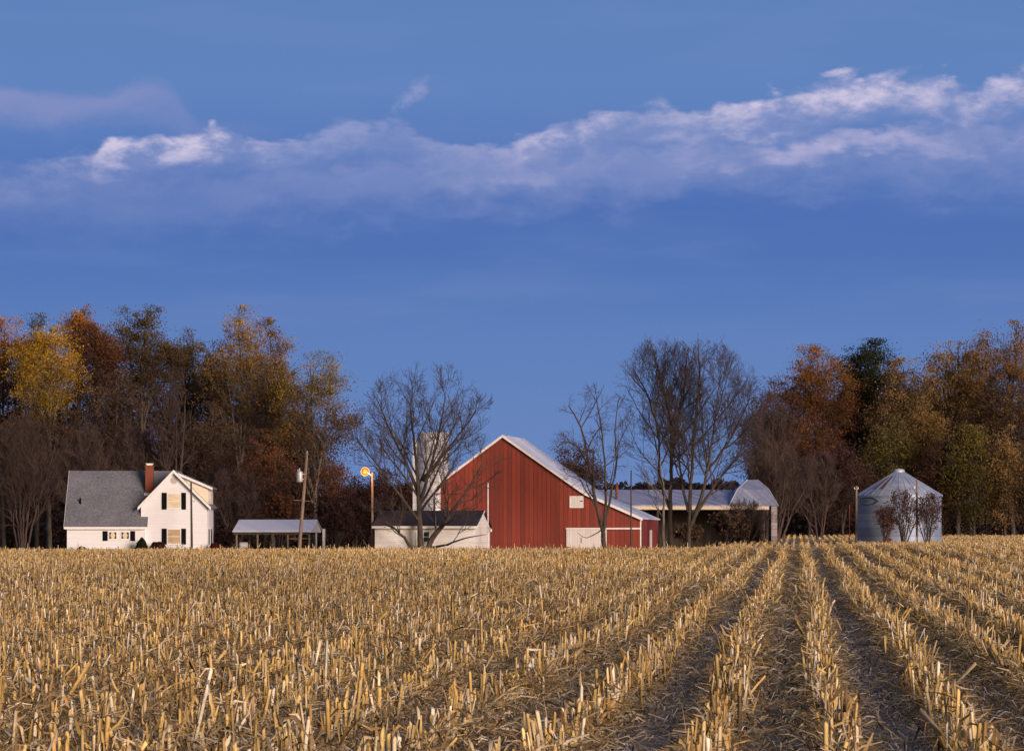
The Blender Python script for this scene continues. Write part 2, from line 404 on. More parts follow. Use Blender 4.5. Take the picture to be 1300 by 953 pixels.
for (y0, y1, step, sides, rad, per, wl) in zones:
    S = stalk_spots(y0, y1, step)
    n = len(S); h, lean = stalk_shape(n)
    base = np.stack([S[:, 0], S[:, 1], gz(S[:, 0], S[:, 1])-0.01], 1)
    top = base+np.stack([lean[:, 0]*h, lean[:, 1]*h, h], 1)
    c = pick(n, [4, 4, 3, 3, 1.2, 1.8, 0.4, 1.6])*patch(S[:, 0], S[:, 1]); rr = rad*rng.uniform(0.7, 1.3, n)
    hv = hang_leaves(base, top, h, per, wl)
    if y0 == 32.9:                                   # the 300 stalks that stand largest along the foot of the photograph become objects of their own
        inview = np.where(np.abs(S[:, 0]) < 0.1204*S[:, 1]+0.02)[0]
        sel = inview[np.argsort(S[inview, 1])][:300]
        singles = (base[sel], top[sel], rr[sel], c[sel])
        k = np.ones(n, bool); k[sel] = False; base, top, rr, c = base[k], top[k], rr[k], c[k]
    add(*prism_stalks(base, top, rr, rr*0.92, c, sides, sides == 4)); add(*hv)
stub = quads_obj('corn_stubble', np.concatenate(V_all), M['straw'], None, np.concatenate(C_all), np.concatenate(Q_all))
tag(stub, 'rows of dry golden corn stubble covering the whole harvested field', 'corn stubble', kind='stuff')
stalk_mesh = []
for k in range(len(singles[0])):
    b, t, r, c = (a[k:k+1] for a in singles)
    t0 = t-b
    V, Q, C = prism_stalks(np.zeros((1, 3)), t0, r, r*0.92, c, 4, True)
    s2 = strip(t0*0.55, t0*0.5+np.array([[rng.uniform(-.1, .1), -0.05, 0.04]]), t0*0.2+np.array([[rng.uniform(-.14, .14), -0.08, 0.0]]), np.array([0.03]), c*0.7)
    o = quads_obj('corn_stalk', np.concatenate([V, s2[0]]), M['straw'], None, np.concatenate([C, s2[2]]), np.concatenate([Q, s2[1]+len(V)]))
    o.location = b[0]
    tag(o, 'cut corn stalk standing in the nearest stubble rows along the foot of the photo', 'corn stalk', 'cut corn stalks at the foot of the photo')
# litter of husks and leaves between and along the rows
V_all, Q_all, C_all, n_off = [], [], [], 0
for (y0, y1, dens, ls) in ((19, 48, 480, 0.95), (48, 95, 200, 1.25), (95, 185, 52, 1.8), (185, 440, 2.5, 3.2), (440, 588, 1.5, 5.0)):
    area = 0.1204*(y1**2-y0**2)+16*(y1-y0); n = int(area*dens)
    y = np.sqrt(rng.uniform(y0**2, y1**2, n)); x = rng.uniform(-1, 1, n)*(0.1204*y+8)
    r = (x-SLOPE*y-ROW0)/ROWS; k = np.round(r)
    inrow = rng.random(n) < 0.5; x = np.where(inrow, ROW0+ROWS*(k+rng.normal(0, 0.11, n))+SLOPE*y, x); r = (x-SLOPE*y-ROW0)/ROWS; k = np.round(r); d = r-k            # offset from the nearest row
    gap = np.floor(r)
    trk = np.isin(gap % 4, [0, 2]); tr = trk & (np.abs(r-np.floor(r)-0.5) < 0.27)    # wheel tracks stay barer
    keep = ((rng.random(n) < np.where(trk, 0.72, 1.0)+0.4*np.exp(-(d/0.24)**2)) & ~(tr & (rng.random(n) < 0.2))) & (y < field_end(x))
    x, y, d, trk = x[keep], y[keep], d[keep], trk[keep]; n = len(x)
    mound = 0.19*np.exp(-(d/0.17)**2)+np.where(trk, 0.0, 0.05)
    z = gz(x, y)+0.008+rng.random(n)*mound
    P0 = np.stack([x, y, z], 1); a = rng.uniform(0, 2*math.pi, n); L = rng.uniform(0.05, 0.22, n)*ls**0.7
    tilt = rng.normal(0, 0.2, n)+mound*2.2*rng.random(n)
    o = np.stack([np.cos(a), np.sin(a), tilt], 1)
    P2 = P0+o*L[:, None]; P2[:, 2] = np.maximum(P2[:, 2], gz(P2[:, 0], P2[:, 1])+0.006)
    P1 = (P0+P2)/2; P1[:, 2] += rng.uniform(0, 0.05, n)
    cl = pick(n, [1.4, 1.6, 2.6, 2, 3, 1.9, 3, 3]); gm = (1-np.exp(-(d/0.26)**2))[:, None]*np.where(trk, 0.6, 0.15)[:, None]
    cl = cl*(patch(x, y)*(1-0.25*np.exp(-(d/0.2)**2))[:, None]); cl = cl*(1-gm)+gm*(1.10-0.25*sst(40, 75, y))[:, None]*(cl.mean(1, keepdims=True)*np.array([1.12, 0.98, 0.88]))*1.0  # furrow litter dims with distance: the ridges' shade painted into its colour
    add(*strip(P0, P1, P2, rng.uniform(0.005, 0.016, n)*ls**0.8, cl))
lit = quads_obj('corn_litter', np.concatenate(V_all), M['straw'], None, np.concatenate(C_all), np.concatenate(Q_all))
tag(lit, 'broken husks and leaves lying between the stubble rows', 'crop litter', kind='stuff')

# ------------------------------------------------------------------ trees
class Tree:
    def __init__(s, seed, env, maxlev=3, nch=(10, 7, 5, 4), ratio=(0.62, 0.55, 0.5, 0.5), ang=(0.75, 0.75, 0.7, 0.7), trop=(0.05, 0.10, 0.08, 0.05),
                 wob=(0.08, 0.16, 0.2, 0.22), rmin=0.012, nseg=(8, 5, 4, 3, 2), t0=0.3, lmin=0.35):
        s.r = random.Random(seed); s.env = env; s.maxlev = maxlev; s.nch = nch; s.ratio = ratio; s.ang = ang
        s.trop = trop; s.wob = wob; s.rmin = rmin; s.nseg = nseg; s.t0 = t0; s.lmin = lmin
        s.seg = []; s.tips = []
    def room(s, p, d):
        (cx, cy, cz), (rx, ry, rz) = s.env
        ox, oy, oz = (p.x-cx)/rx, (p.y-cy)/ry, (p.z-cz)/rz; dx, dy, dz = d.x/rx, d.y/ry, d.z/rz
        a = dx*dx+dy*dy+dz*dz; b = 2*(ox*dx+oy*dy+oz*dz); c = ox*ox+oy*oy+oz*oz-1
        q = b*b-4*a*c
        if q <= 0: return 0.0
        return max((-b+math.sqrt(q))/(2*a), 0.0)
    def rv(s): return Vector((s.r.gauss(0, 1), s.r.gauss(0, 1), s.r.gauss(0, 1)))
    def spawn(s, p, d, r, L, lev, t):
        a = s.ang[min(lev, 3)]*s.r.uniform(0.65, 1.3)
        ax = d.cross(s.rv()); 
        if ax.length < 1e-4: return
        nd_ = Matrix.Rotation(a, 3, ax.normalized()) @ d
        if lev == 0 and nd_.z < -0.1: nd_.z *= -0.3
        nl = L*s.ratio[min(lev, 3)]*s.r.uniform(0.7, 1.25)*(1.15-0.55*t)
        nl = min(nl, s.room(p, nd_)*s.r.uniform(0.5, 1.12))
        if nl < s.lmin: return
        s.branch(p, nd_.normalized(), nl, max(r*s.r.uniform(0.42, 0.64), s.rmin), lev+1)
    def branch(s, p, d, L, r, lev):
        n = s.nseg[min(lev, 4)]; rend = max(r*0.35, s.rmin*0.8)
        pts = [(p.copy(), r)]
        for i in range(n):
            d = (d+s.rv()*s.wob[min(lev, 3)]*0.6+Vector((0, 0, s.trop[min(lev, 3)]))).normalized()
            p = p+d*(L/n); pts.append((p.copy(), r+(rend-r)*(i+1)/n))
        s.path(pts, L, lev, s.t0 if lev == 0 else 0.18)
    def path(s, pts, L, lev, t0):
        n = len(pts)-1
        for i in range(n): s.seg.append((pts[i][0], pts[i+1][0], pts[i][1], pts[i+1][1], lev))
        if lev >= s.maxlev: s.tips.append((pts[-1][0], lev)); return
        m = s.nch[min(lev, 3)]
        for c in range(m):
            t = t0+(1-t0)*(c+s.r.random())/m; f = t*n; i = min(int(f), n-1); q = f-i
            P = pts[i][0].lerp(pts[i+1][0], q); rr = pts[i][1]*(1-q)+pts[i+1][1]*q
            s.spawn(P, (pts[i+1][0]-pts[i][0]).normalized(), rr, L, lev, t)
        s.spawn(pts[-1][0], (pts[-1][0]-pts[-2][0]).normalized(), pts[-1][1], L*0.7, lev, 0.5)
        s.tips.append((pts[-1][0], lev))
    def limb(s, ctrl, r0, r1, t0=0.35, L=None, lev=0):
        """a limb drawn through control points (metres)"""
        P = [Vector(c) for c in ctrl]; pts = []
        tot = sum((P[i+1]-P[i]).length for i in range(len(P)-1))
        N = max(6, int(tot/0.7)); acc = 0.0
        for k in range(N+1):
            f = k/N*(len(P)-1); i = min(int(f), len(P)-2); q = f-i
            a, b, c, d_ = P[max(i-1, 0)], P[i], P[i+1], P[min(i+2, len(P)-1)]
            p = 0.5*((2*b)+(c-a)*q+(2*a-5*b+4*c-d_)*q*q+(3*b-a-3*c+d_)*q**3)
            pts.append((p+s.rv()*0.03*(1 if 0 < k else 0), r0+(r1-r0)*(k/N)**0.85))
        s.path(pts, L or tot, lev, t0)
    def mesh(s, name, mat, parent, lo, hi, sides):
        S = [q for q in s.seg if lo <= q[4] <= hi]
        if not S: return None
        V, Q = tubes([tuple(q[0]) for q in S], [tuple(q[1]) for q in S], np.array([q[2] for q in S]), np.array([q[3] for q in S]), sides)
        return quads_obj(name, V, mat, parent, None, Q)

def bare_tree(name, px, Y, seed, label, limbs, env_px, cat='tree', group=None, nch=(12, 9, 6, 4), rmin=0.012, maxlev=4, ratio=(0.5, 0.55, 0.52, 0.5), ang=(0.7, 0.7, 0.65, 0.6),
              trop=(0.05, 0.13, 0.10, 0.06), mat='bark', twig='twig', zbase=None):
    """limbs given as photo pixels (px, py[, depth in m]) at distance Y, turned into metres round the base"""
    x0 = WX(px, Y); z0 = g(x0, Y); s = Y/F
    T = thing(name, (x0, Y, z0), label, cat, group)
    cx, cy, rx, rz = env_px
    env = (((cx-px)*s, 0, WZ(cy, Y)-z0), (rx*s, rx*s*0.8, rz*s))
    t = Tree(seed, env, maxlev, nch, ratio, ang, trop, rmin=rmin)
    for (pts, r0, r1, t0) in limbs:
        ctrl = [((p[0]-px)*s, (p[2] if len(p) > 2 else 0.0), WZ(p[1], Y)-z0) for p in pts]
        t.limb(ctrl, r0, r1, t0)
    t.mesh('trunk', M[mat], T, 0, 1, 6); t.mesh('crown', M[twig], T, 2, 9, 3)
    return T

GB = 705
bare_tree('bare_tree', 538, 438, 3, 'wide bare tree with several low spreading limbs in front of the white outbuilding',
    [([(533, GB), (533, 660), (531, 620), (527, 570, 0.6), (520, 515, 1)], 0.40, 0.08, 0.28),
     ([(541, GB), (548, 685), (565, 662, -0.6), (585, 635, -1), (612, 590, -1.2)], 0.40, 0.07, 0.3),
     ([(533, 640), (545, 600, -1), (556, 555, -1.6), (566, 505, -2)], 0.24, 0.06, 0.2),
     ([(531, 625), (516, 590, 1), (494, 545, 1.5), (478, 505, 1.6)], 0.22, 0.05, 0.2),
     ([(531, 660), (505, 625, -1), (480, 590, -1.5), (455, 560, -2)], 0.18, 0.04, 0.25),
     ([(528, GB), (513, 682, -1), (498, 668, -1.5), (476, 650, -2)], 0.20, 0.03, 0.3),
     ([(545, 696), (570, 690, -2), (595, 682, -3), (618, 678, -3.5)], 0.17, 0.03, 0.3),
     ([(537, 610), (560, 580, 1), (588, 545, 1.5), (604, 520, 2)], 0.2, 0.05, 0.2)],
    (537, 575, 116, 124), nch=(10, 8, 6, 4))
bare_tree('bare_tree', 765, 440, 11, 'smaller crooked bare tree with forked trunk beside the white barn door',
    [([(767, GB), (765, 672), (757, 640), (748, 590), (738, 545), (722, 515)], 0.33, 0.06, 0.38),
     ([(766, 674), (769, 640, -.4), (768, 600, -.5), (764, 550, -.8), (757, 505, -1)], 0.22, 0.05, 0.3),
     ([(767, 668), (775, 630, .4), (782, 590, .6), (781, 545, .8), (786, 505, 1)], 0.18, 0.04, 0.3),
     ([(748, 592), (735, 570, -.6), (718, 560, -1), (706, 570, -1.2)], 0.12, 0.03, 0.2),
     ([(758, 644), (745, 625, -1), (730, 600, -1.4), (716, 596, -1.7)], 0.10, 0.03, 0.25),
     ([(764, 672), (745, 682, -.8), (733, 676, -1.2)], 0.07, 0.02, 0.2)],
    (755, 570, 62, 88), nch=(7, 6, 5, 3), trop=(0.02, 0.03, 0.02, 0.0), ang=(0.85, 0.85, 0.8, 0.8), maxlev=4)
bare_tree('bare_tree', 851, 452, 21, 'tallest bare tree with a straight trunk in front of the long machine shed',
    [([(851, GB), (851, 640), (852, 580), (850, 530), (836, 470, .5), (828, 440, .7)], 0.30, 0.05, 0.32),
     ([(851, 600), (858, 545, -.5), (868, 495, -.8), (872, 445, -1)], 0.2, 0.05, 0.2),
     ([(850, 645), (838, 605, 1), (836, 550, 1.4), (822, 500, 1.6), (806, 470, 2)], 0.2, 0.05, 0.25)],
    (842, 548, 82, 124), nch=(15, 10, 7, 4), rmin=0.010, trop=(0.05, 0.13, 0.11, 0.08), ang=(0.75, 0.75, 0.65, 0.6))
bare_tree('bare_tree', 874, 449, 31, 'broad bare tree with trunk forked near the ground right of the tallest bare tree',
    [([(873, GB), (875, 660), (878, 600), (882, 540, -.5), (888, 480, -.8), (885, 440, -1)], 0.31, 0.05, 0.3),
     ([(876, 668), (890, 630, -1), (900, 580, -1.4), (908, 520, -1.6), (914, 470, -2)], 0.26, 0.05, 0.28),
     ([(882, 655), (905, 620, .8), (928, 590, 1), (950, 560, 1.3)], 0.2, 0.04, 0.25),
     ([(874, 650), (866, 610, 1), (862, 560, 1.6), (858, 500, 2)], 0.2, 0.05, 0.3),
     ([(896, 600), (925, 560, -1), (945, 520, -1.6), (950, 505, -2)], 0.16, 0.04, 0.2)],
    (894, 555, 92, 126), nch=(15, 10, 7, 4), rmin=0.010, trop=(0.05, 0.11, 0.10, 0.08), ang=(0.78, 0.78, 0.66, 0.6))
bare_tree('bare_tree', 843, 446, 41, 'slim pale-barked bare tree close to the right end of the red barn',
    [([(843, GB), (842, 660), (843, 625), (838, 590, .5)], 0.22, 0.05, 0.35),
     ([(843, 640), (826, 615, -.6), (814, 596, -1)], 0.08, 0.02, 0.2)],
    (832, 620, 40, 62), nch=(8, 6, 5, 3), mat='pale_bark')
# brushy bare thickets at the foot of both woods and by the sheds
def thicket(px, Y, top, hw, seed, label, group=None, leafcol=None, nleaf=0, stems=7, name='thicket', twig='brush', cat='thicket', maxlev=3, nch=(9, 7, 5, 3), rmin=0.018, base=None, lsize=0.28):
    x0 = WX(px, Y); z0 = g(x0, Y); s = Y/F; H = WZ(top, Y)-z0; W = hw*s
    T = thing(name, (x0, Y, z0), label, cat, group)
    t = Tree(seed, ((0, 0, H*0.5), (W, W*0.7, H*0.55)), maxlev, nch, (0.5, 0.55, 0.5, 0.5), (0.6, 0.65, 0.6, 0.6), (0.04, 0.12, 0.1, 0.06), rmin=rmin)
    for k in range(stems):
        a = 2*math.pi*(k+t.r.random())/stems; q = t.r.uniform(0.15, 0.8); hh = H*t.r.uniform(0.7, 0.98)*(1-0.35*q*q)
        ex, ey = math.cos(a)*W*q, math.sin(a)*W*q*0.7
        t.limb([(ex*0.15, ey*0.15, -0.05), (ex*0.45, ey*0.45, hh*0.4), (ex*0.8, ey*0.8, hh*0.75), (ex, ey, hh)], 0.012*H*t.r.uniform(.7, 1.2)+0.02, rmin, 0.15)
    t.mesh('trunk', M[twig], T, 0, 1, 4); t.mesh('crown', M[twig], T, 2, 9, 3)
    if nleaf:
        tp = np.array([tuple(p) for p, l in t.tips if l >= 1])
        i = rng.integers(0, len(tp), nleaf); C = tp[i]+rng.normal(0, 0.15, (nleaf, 3)); C[:, 2] = np.abs(C[:, 2])
        cc = np.array(leafcol)*rng.uniform(0.55, 1.5, (nleaf, 1))
        quads_obj('foliage', leaves(C, rng.uniform(0.5, 1.3, nleaf)*lsize), M['leaf'], T, np.repeat(cc, 4, 0))
    return T

GOLD, ORNG, RUST, OLIVE, DKGRN = (0.48, 0.28, 0.03), (0.44, 0.20, 0.03), (0.17, 0.07, 0.028), (0.14, 0.108, 0.03), (0.036, 0.048, 0.018)
MAROON, TAN, BROWN, YGRN = (0.088, 0.042, 0.036), (0.28, 0.17, 0.065), (0.125, 0.078, 0.046), (0.17, 0.13, 0.03)
def wood_tree(px, Y, top, hw, bot, c1, c2, dens, label, seed, name='autumn_tree', group=None, bark='bark', size=0.34, clump=1.0, lean=0.0, fill=1.1):
    size *= 0.60; hw *= 1.14
    """a tree of the wood: c1 colour of the lit upper leaves, c2 of the lower ones; bot = photo row where the leafy crown ends"""
    x0 = WX(px, Y); z0 = g(x0, Y); s = Y/F; H = WZ(top, Y)-z0; zb = max(WZ(bot, Y)-z0, 1.0); W = hw*s
    T = thing(name, (x0, Y, z0), label, 'tree', group)
    t = Tree(seed, ((0, 0, (H+zb)/2), (W, W*0.85, (H-zb)/2*1.04)), 2, (15, 7, 4), (0.42, 0.55, 0.5, 0.5), (0.75, 0.8, 0.7, 0.7), (0.04, 0.1, 0.08, 0.06), rmin=0.024, lmin=0.3)
    r0 = 0.012*H+0.06; tb = max((zb-1.5)/H, 0.12)
    t.limb([(0, 0, -0.1), (t.r.uniform(-.3, .3)+lean, 0, H*0.3), (t.r.uniform(-.5, .5)+lean*1.6, t.r.uniform(-.4, .4), H*0.6), (t.r.uniform(-.4, .4)*W*.3+lean*2, 0, H*0.95)], r0, 0.05, tb, L=H*0.55)
    # side forks give the crown its shoulders
    for k in range(4):
        a = t.r.uniform(0, 6.28); q = t.r.uniform(0.35, 0.75)
        t.limb([(0, 0, zb*0.75+k*0.5), (math.cos(a)*W*q*0.5, math.sin(a)*W*q*0.4, zb+(H-zb)*0.3), (math.cos(a)*W*q, math.sin(a)*W*q*0.7, zb+(H-zb)*t.r.uniform(0.5, 0.85)*(1.1-q*0.4))], r0*0.5, 0.04, 0.3, L=(H-zb)*0.6)
    t.mesh('trunk', M[bark], T, 0, 9, 4)
    tp = np.array([tuple(p) for p, l in t.tips if l >= 1])
    # leaf sprays hang round the twig ends; some ends stay bare so that gaps show
    K = len(tp); keep = rng.random(K) < 0.80; tp = tp[keep]
    ne = int(fill*len(tp)); dv = unit(rng.normal(size=(ne, 3)))*(rng.uniform(0.25, 1, ne)**0.45)[:, None]
    wob = 1+0.16*np.sin(dv[:, 0:1]*5+seed)+0.12*np.sin(dv[:, 2:3]*7+seed*1.7)+0.1*np.sin(dv[:, 1:2]*6+seed*0.6)
    ex = dv*wob*np.array([W*0.98, W*0.85, (H-zb)/2*0.96])+np.array([lean*1.5, 0, (H+zb)/2-0.4])
    taper = 1-0.38*sst(0.45, 1.0, (ex[:, 2:3]-zb)/(H-zb)); ex[:, :2] *= taper; ex = ex[ex[:, 2] > 0.3]
    tp = np.concatenate([tp, ex]); tp = tp[rng.permutation(len(tp))[:int(70+dens/30)]]; K = len(tp)
    cf = rng.uniform(0.55, 1.45, K); cs = rng.uniform(0.45, 1.6, K); cw = rng.normal(0, 0.16, K); n = int(dens)
    n = int(n*2.5); i = rng.integers(0, K, n); C = tp[i]+rng.normal(0, 1, (n, 3))*np.array([0.62, 0.62, 0.40])*clump*cs[i][:, None]
    ok = C[:, 2] < H+0.15; C, i = C[ok], i[ok]; n = len(C)
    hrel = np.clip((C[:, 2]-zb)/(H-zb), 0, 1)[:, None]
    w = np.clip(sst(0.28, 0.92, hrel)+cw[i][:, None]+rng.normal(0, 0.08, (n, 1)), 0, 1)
    cc = (np.array(c2)*0.80*(1-w)+np.array(c1)*1.3*w)*cf[i][:, None]*rng.uniform(0.8, 1.2, (n, 1))  # lower leaves dimmed further, canopy shade painted into their colour
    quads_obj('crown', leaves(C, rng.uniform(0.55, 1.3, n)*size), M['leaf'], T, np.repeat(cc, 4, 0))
    return T

WL = [ # px, Y, top, half width, crown foot, upper colour, lower colour, leaves, label
 (4, 585, 402, 36, 540, ORNG, RUST, 8000, 'bright orange tree at the left end of the left wood'),
 (46, 600, 398, 24, 520, OLIVE, BROWN, 3500, 'thin dark olive treetop between the orange tree and the golden tree'),
 (63, 575, 414, 50, 530, GOLD, GOLD, 6500, 'golden yellow tree with open crown at the left side of the left wood'),
 (100, 600, 386, 24, 470, ORNG, RUST, 3800, 'narrow rust-orange treetop standing highest above the left wood left of the farmhouse roof'),
 (120, 585, 410, 33, 525, RUST, MAROON, 7500, 'dense rusty brown tree right of the golden yellow tree'),
 (180, 590, 388, 44, 520, (0.13, 0.09, 0.022), BROWN, 10000, 'large olive brown tree with yellow-green tip above the farmhouse'),
 (242, 600, 415, 24, 540, (0.20, 0.13, 0.03), BROWN, 4000, 'slim yellowish tree between the olive brown tree and the tall amber tree'),
 (270, 605, 432, 26, 560, MAROON, MAROON, 5000, 'dark maroon tree in the middle of the left wood'),
 (304, 585, 389, 44, 590, (0.38, 0.22, 0.034), BROWN, 9000, 'tall amber tree with pale trunk topping the right half of the left wood'),
 (346, 590, 404, 32, 590, (0.30, 0.16, 0.03), BROWN, 6500, 'brownish gold tree just right of the tall amber tree'),
 (398, 575, 446, 56, 625, (0.28, 0.195, 0.034), RUST, 6500, 'loose yellow-green tree with sky gaps at the right end of the left wood'),
 (150, 570, 470, 42, 640, BROWN, MAROON, 6000, 'dull brown tree low in the left wood above the grey roof'),
 (30, 570, 505, 40, 650, (0.14, 0.08, 0.03), BROWN, 5000, 'brown tree low in the left wood under the golden yellow tree'),
 (95, 565, 520, 40, 650, BROWN, MAROON, 4500, 'dark brown tree directly behind the left end of the farmhouse roof'),
 (272, 565, 510, 40, 650, BROWN, MAROON, 5500, 'dark brown leafy tree behind the farmhouse gable'),
 (335, 560, 545, 44, 685, RUST, MAROON, 6000, 'russet low tree behind the open white-roofed shelter'),
 (430, 560, 590, 34, 690, RUST, MAROON, 5000, 'russet low tree behind the yard lamp'),
]
for k, a in enumerate(WL):
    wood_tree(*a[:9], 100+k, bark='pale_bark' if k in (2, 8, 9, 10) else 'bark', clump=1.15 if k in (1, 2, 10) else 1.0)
WR = [
 (1042, 590, 437, 44, 560, (0.30, 0.145, 0.038), RUST, 9000, 'orange brown rounded tree on the left shoulder of the right wood'),
 (1104, 604, 430, 50, 545, DKGRN, DKGRN, 10000, 'dark green tree rising behind the orange brown tree'),
 (986, 585, 478, 38, 620, MAROON, MAROON, 5500, 'dark maroon tree at the left edge of the right wood'),
 (1028, 575, 515, 44, 660, RUST, MAROON, 7500, 'dark rusty tree low at the left part of the right wood'),
 (1152, 590, 455, 48, 610, TAN, BROWN, 9000, 'tan tree above the grain bin cap'),
 (1216, 588, 434, 54, 590, (0.34, 0.205, 0.045), BROWN, 10000, 'golden brown tree near the top right of the right wood'),
 (1286, 585, 408, 66, 620, (0.28, 0.145, 0.045), BROWN, 11000, 'tallest orange brown tree at the right end of the right wood'),
 (1170, 572, 496, 22, 600, (0.26, 0.16, 0.045), TAN, 4000, 'small golden tree against darker trees right of the bin cap'),
 (1128, 570, 525, 36, 660, OLIVE, OLIVE, 6500, 'olive tree directly behind the grain bin roof'),
 (1236, 562, 540, 42, 690, YGRN, OLIVE, 7500, 'yellow-green low tree right of the grain bin'),
 (1276, 560, 540, 20, 690, TAN, TAN, 4000, 'narrow pale tan tree right of the yellow-green low tree'),
 (1195, 565, 560, 32, 680, MAROON, RUST, 5500, 'maroon low tree behind the right edge of the grain bin'),
 (1070, 565, 560, 36, 690, MAROON, MAROON, 5500, 'dark maroon low tree just left of the grain bin'),
 (1315, 560, 560, 30, 690, BROWN, BROWN, 4500, 'dull brown low tree at the right margin of the photo'),
 (1232, 605, 470, 40, 640, BROWN, MAROON, 6500, 'brown tree filling the middle of the right wood'),
]
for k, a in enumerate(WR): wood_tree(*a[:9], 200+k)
WF = [
 (18, 625, 470, 52, 'dark brown tree at the back of the left wood under the bright orange tree'), (84, 625, 452, 46, 'dark brown tree at the back of the left wood right of the golden yellow tree'),
 (150, 628, 440, 44, 'dark brown tree at the back of the left wood left of the olive brown tree'), (212, 622, 446, 44, 'dark grey-brown tree at the back of the left wood above the chimney'),
 (262, 628, 462, 46, 'dark brown tree at the back of the left wood above the farmhouse gable'), (325, 622, 466, 44, 'dark brown tree at the back of the left wood behind the tall amber tree'),
 (378, 624, 490, 38, 'dark brown tree at the back of the left wood behind the loose yellow-green tree'),
 (1088, 605, 452, 44, 'rusty brown tree filling the gap between the orange brown and the dark green tree'), (1000, 628, 500, 44, 'dark brown tree at the back of the right wood left of the orange brown tree'), (1078, 630, 462, 46, 'dark brown tree at the back of the right wood below the dark green crown'),
 (1135, 628, 476, 46, 'dark brown tree at the back of the right wood behind the tan tree'), (1186, 612, 448, 46, 'brown tree at the back of the right wood left of the golden brown tree'),
 (1252, 612, 430, 46, 'brown tree at the back of the right wood between the two highest trees'), (1318, 620, 430, 46, 'brown tree at the back of the right wood at the photo margin')]
for k, (px, Y, top, hw, lab) in enumerate(WF):
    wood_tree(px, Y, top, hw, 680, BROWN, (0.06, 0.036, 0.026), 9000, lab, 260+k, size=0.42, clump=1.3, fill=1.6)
wood_tree(728, 560, 562, 34, 640, MAROON, MAROON, 4000, 'dark red leafy tree showing above the barn roof slope', 301)
for k, (px, top, hw, lab) in enumerate([(452, 604, 28, 'dark maroon tree behind the yard lamp'), (490, 596, 30, 'dark maroon tree left of the silo behind the outbuilding'), (520, 604, 26, 'dark maroon tree close to the left side of the silo')]):
    wood_tree(px, 540, top, hw, 680, MAROON, (0.05, 0.02, 0.02), 4500, lab, 310+k)
for k, (px, Y, top, hw, st, lab) in enumerate([
    (28, 520, 530, 62, 8, 'grey-brown bare thicket left of the farmhouse'),
    (110, 540, 545, 50, 7, 'bare brushy thicket behind the grey farmhouse roof'),
    (222, 545, 470, 40, 4, 'tall bare brushy tree behind the farmhouse chimney'),
    (170, 548, 540, 46, 6, 'bare brown thicket between chimney and left roof end'),
    (300, 530, 590, 44, 7, 'brown bare thicket between farmhouse and open shelter'),
    (985, 505, 560, 60, 9, 'broad purple-brown bare thicket right of the machine shed'),
    (1040, 520, 575, 48, 8, 'bare brown thicket left of the grain bin'),
    (948, 471, 634, 44, 8, 'tangled bare thicket in front of the machine shed roof end'),
    (975, 540, 500, 52, 6, 'tall bare brushy tree behind the machine shed end'),
    ]):
    thicket(px, Y, top, hw, 400+k, lab, None, None, 0, st, maxlev=3, nch=(11, 8, 5, 3), rmin=0.020)
for k, (px, Y, top, hw, c, lab) in enumerate([
    (355, 500, 630, 40, RUST, 'low rust-red thicket behind the open shelter'),
    (425, 500, 640, 34, MAROON, 'low maroon thicket between the leaning pole and the yard lamp'),
    (290, 480, 672, 22, MAROON, 'low dark thicket at the right side of the farmhouse'),
    (925, 470, 652, 46, BROWN, 'low dark brown thicket along the machine shed front'),
    (875, 462, 668, 30, BROWN, 'low brown thicket at the foot of the bare trees by the machine shed'),
    ]):
    thicket(px, Y, top, hw, 430+k, lab, None, c, 2500, 8, maxlev=2, nch=(9, 7, 5), rmin=0.016)
for k, (px, top, hw, st, lab) in enumerate([(1147, 622, 34, 6, 'tallest red-leaved bush in front of the middle of the grain bin'), (1178, 628, 30, 6, 'red-leaved bush with curved stems in front of the right side of the grain bin'),
        (1124, 645, 22, 4, 'sparse red-leaved bush in front of the left half of the grain bin')]):
    thicket(px, 441, top, hw, 450+k, lab, 'bushes in front of the grain bin', (0.13, 0.055, 0.038), 1500, st+2, name='bush', cat='bush', maxlev=2, nch=(9, 7, 4), rmin=0.012, lsize=0.16)
# the dense dark inside of both woods, one mass
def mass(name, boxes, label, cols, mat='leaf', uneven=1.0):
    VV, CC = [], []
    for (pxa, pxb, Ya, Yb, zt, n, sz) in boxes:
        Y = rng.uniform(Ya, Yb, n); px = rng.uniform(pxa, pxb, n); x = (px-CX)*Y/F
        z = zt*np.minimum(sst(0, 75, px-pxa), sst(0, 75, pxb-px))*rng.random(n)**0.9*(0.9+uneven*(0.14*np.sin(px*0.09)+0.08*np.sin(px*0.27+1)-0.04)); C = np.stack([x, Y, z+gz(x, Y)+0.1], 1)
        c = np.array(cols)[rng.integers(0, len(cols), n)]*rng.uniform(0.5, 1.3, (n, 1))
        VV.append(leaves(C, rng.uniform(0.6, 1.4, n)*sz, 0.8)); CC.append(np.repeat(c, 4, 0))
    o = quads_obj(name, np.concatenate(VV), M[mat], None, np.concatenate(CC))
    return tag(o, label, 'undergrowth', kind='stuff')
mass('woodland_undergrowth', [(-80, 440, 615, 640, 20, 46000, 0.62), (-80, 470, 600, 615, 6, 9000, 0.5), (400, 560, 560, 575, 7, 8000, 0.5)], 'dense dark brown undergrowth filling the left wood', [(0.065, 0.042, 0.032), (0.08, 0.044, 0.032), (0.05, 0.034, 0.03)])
mass('woodland_undergrowth', [(965, 1400, 620, 645, 20, 46000, 0.62), (940, 1400, 600, 620, 6, 9000, 0.5)], 'dense dark undergrowth filling the right wood', [(0.055, 0.036, 0.03), (0.065, 0.04, 0.028), (0.042, 0.03, 0.028)])
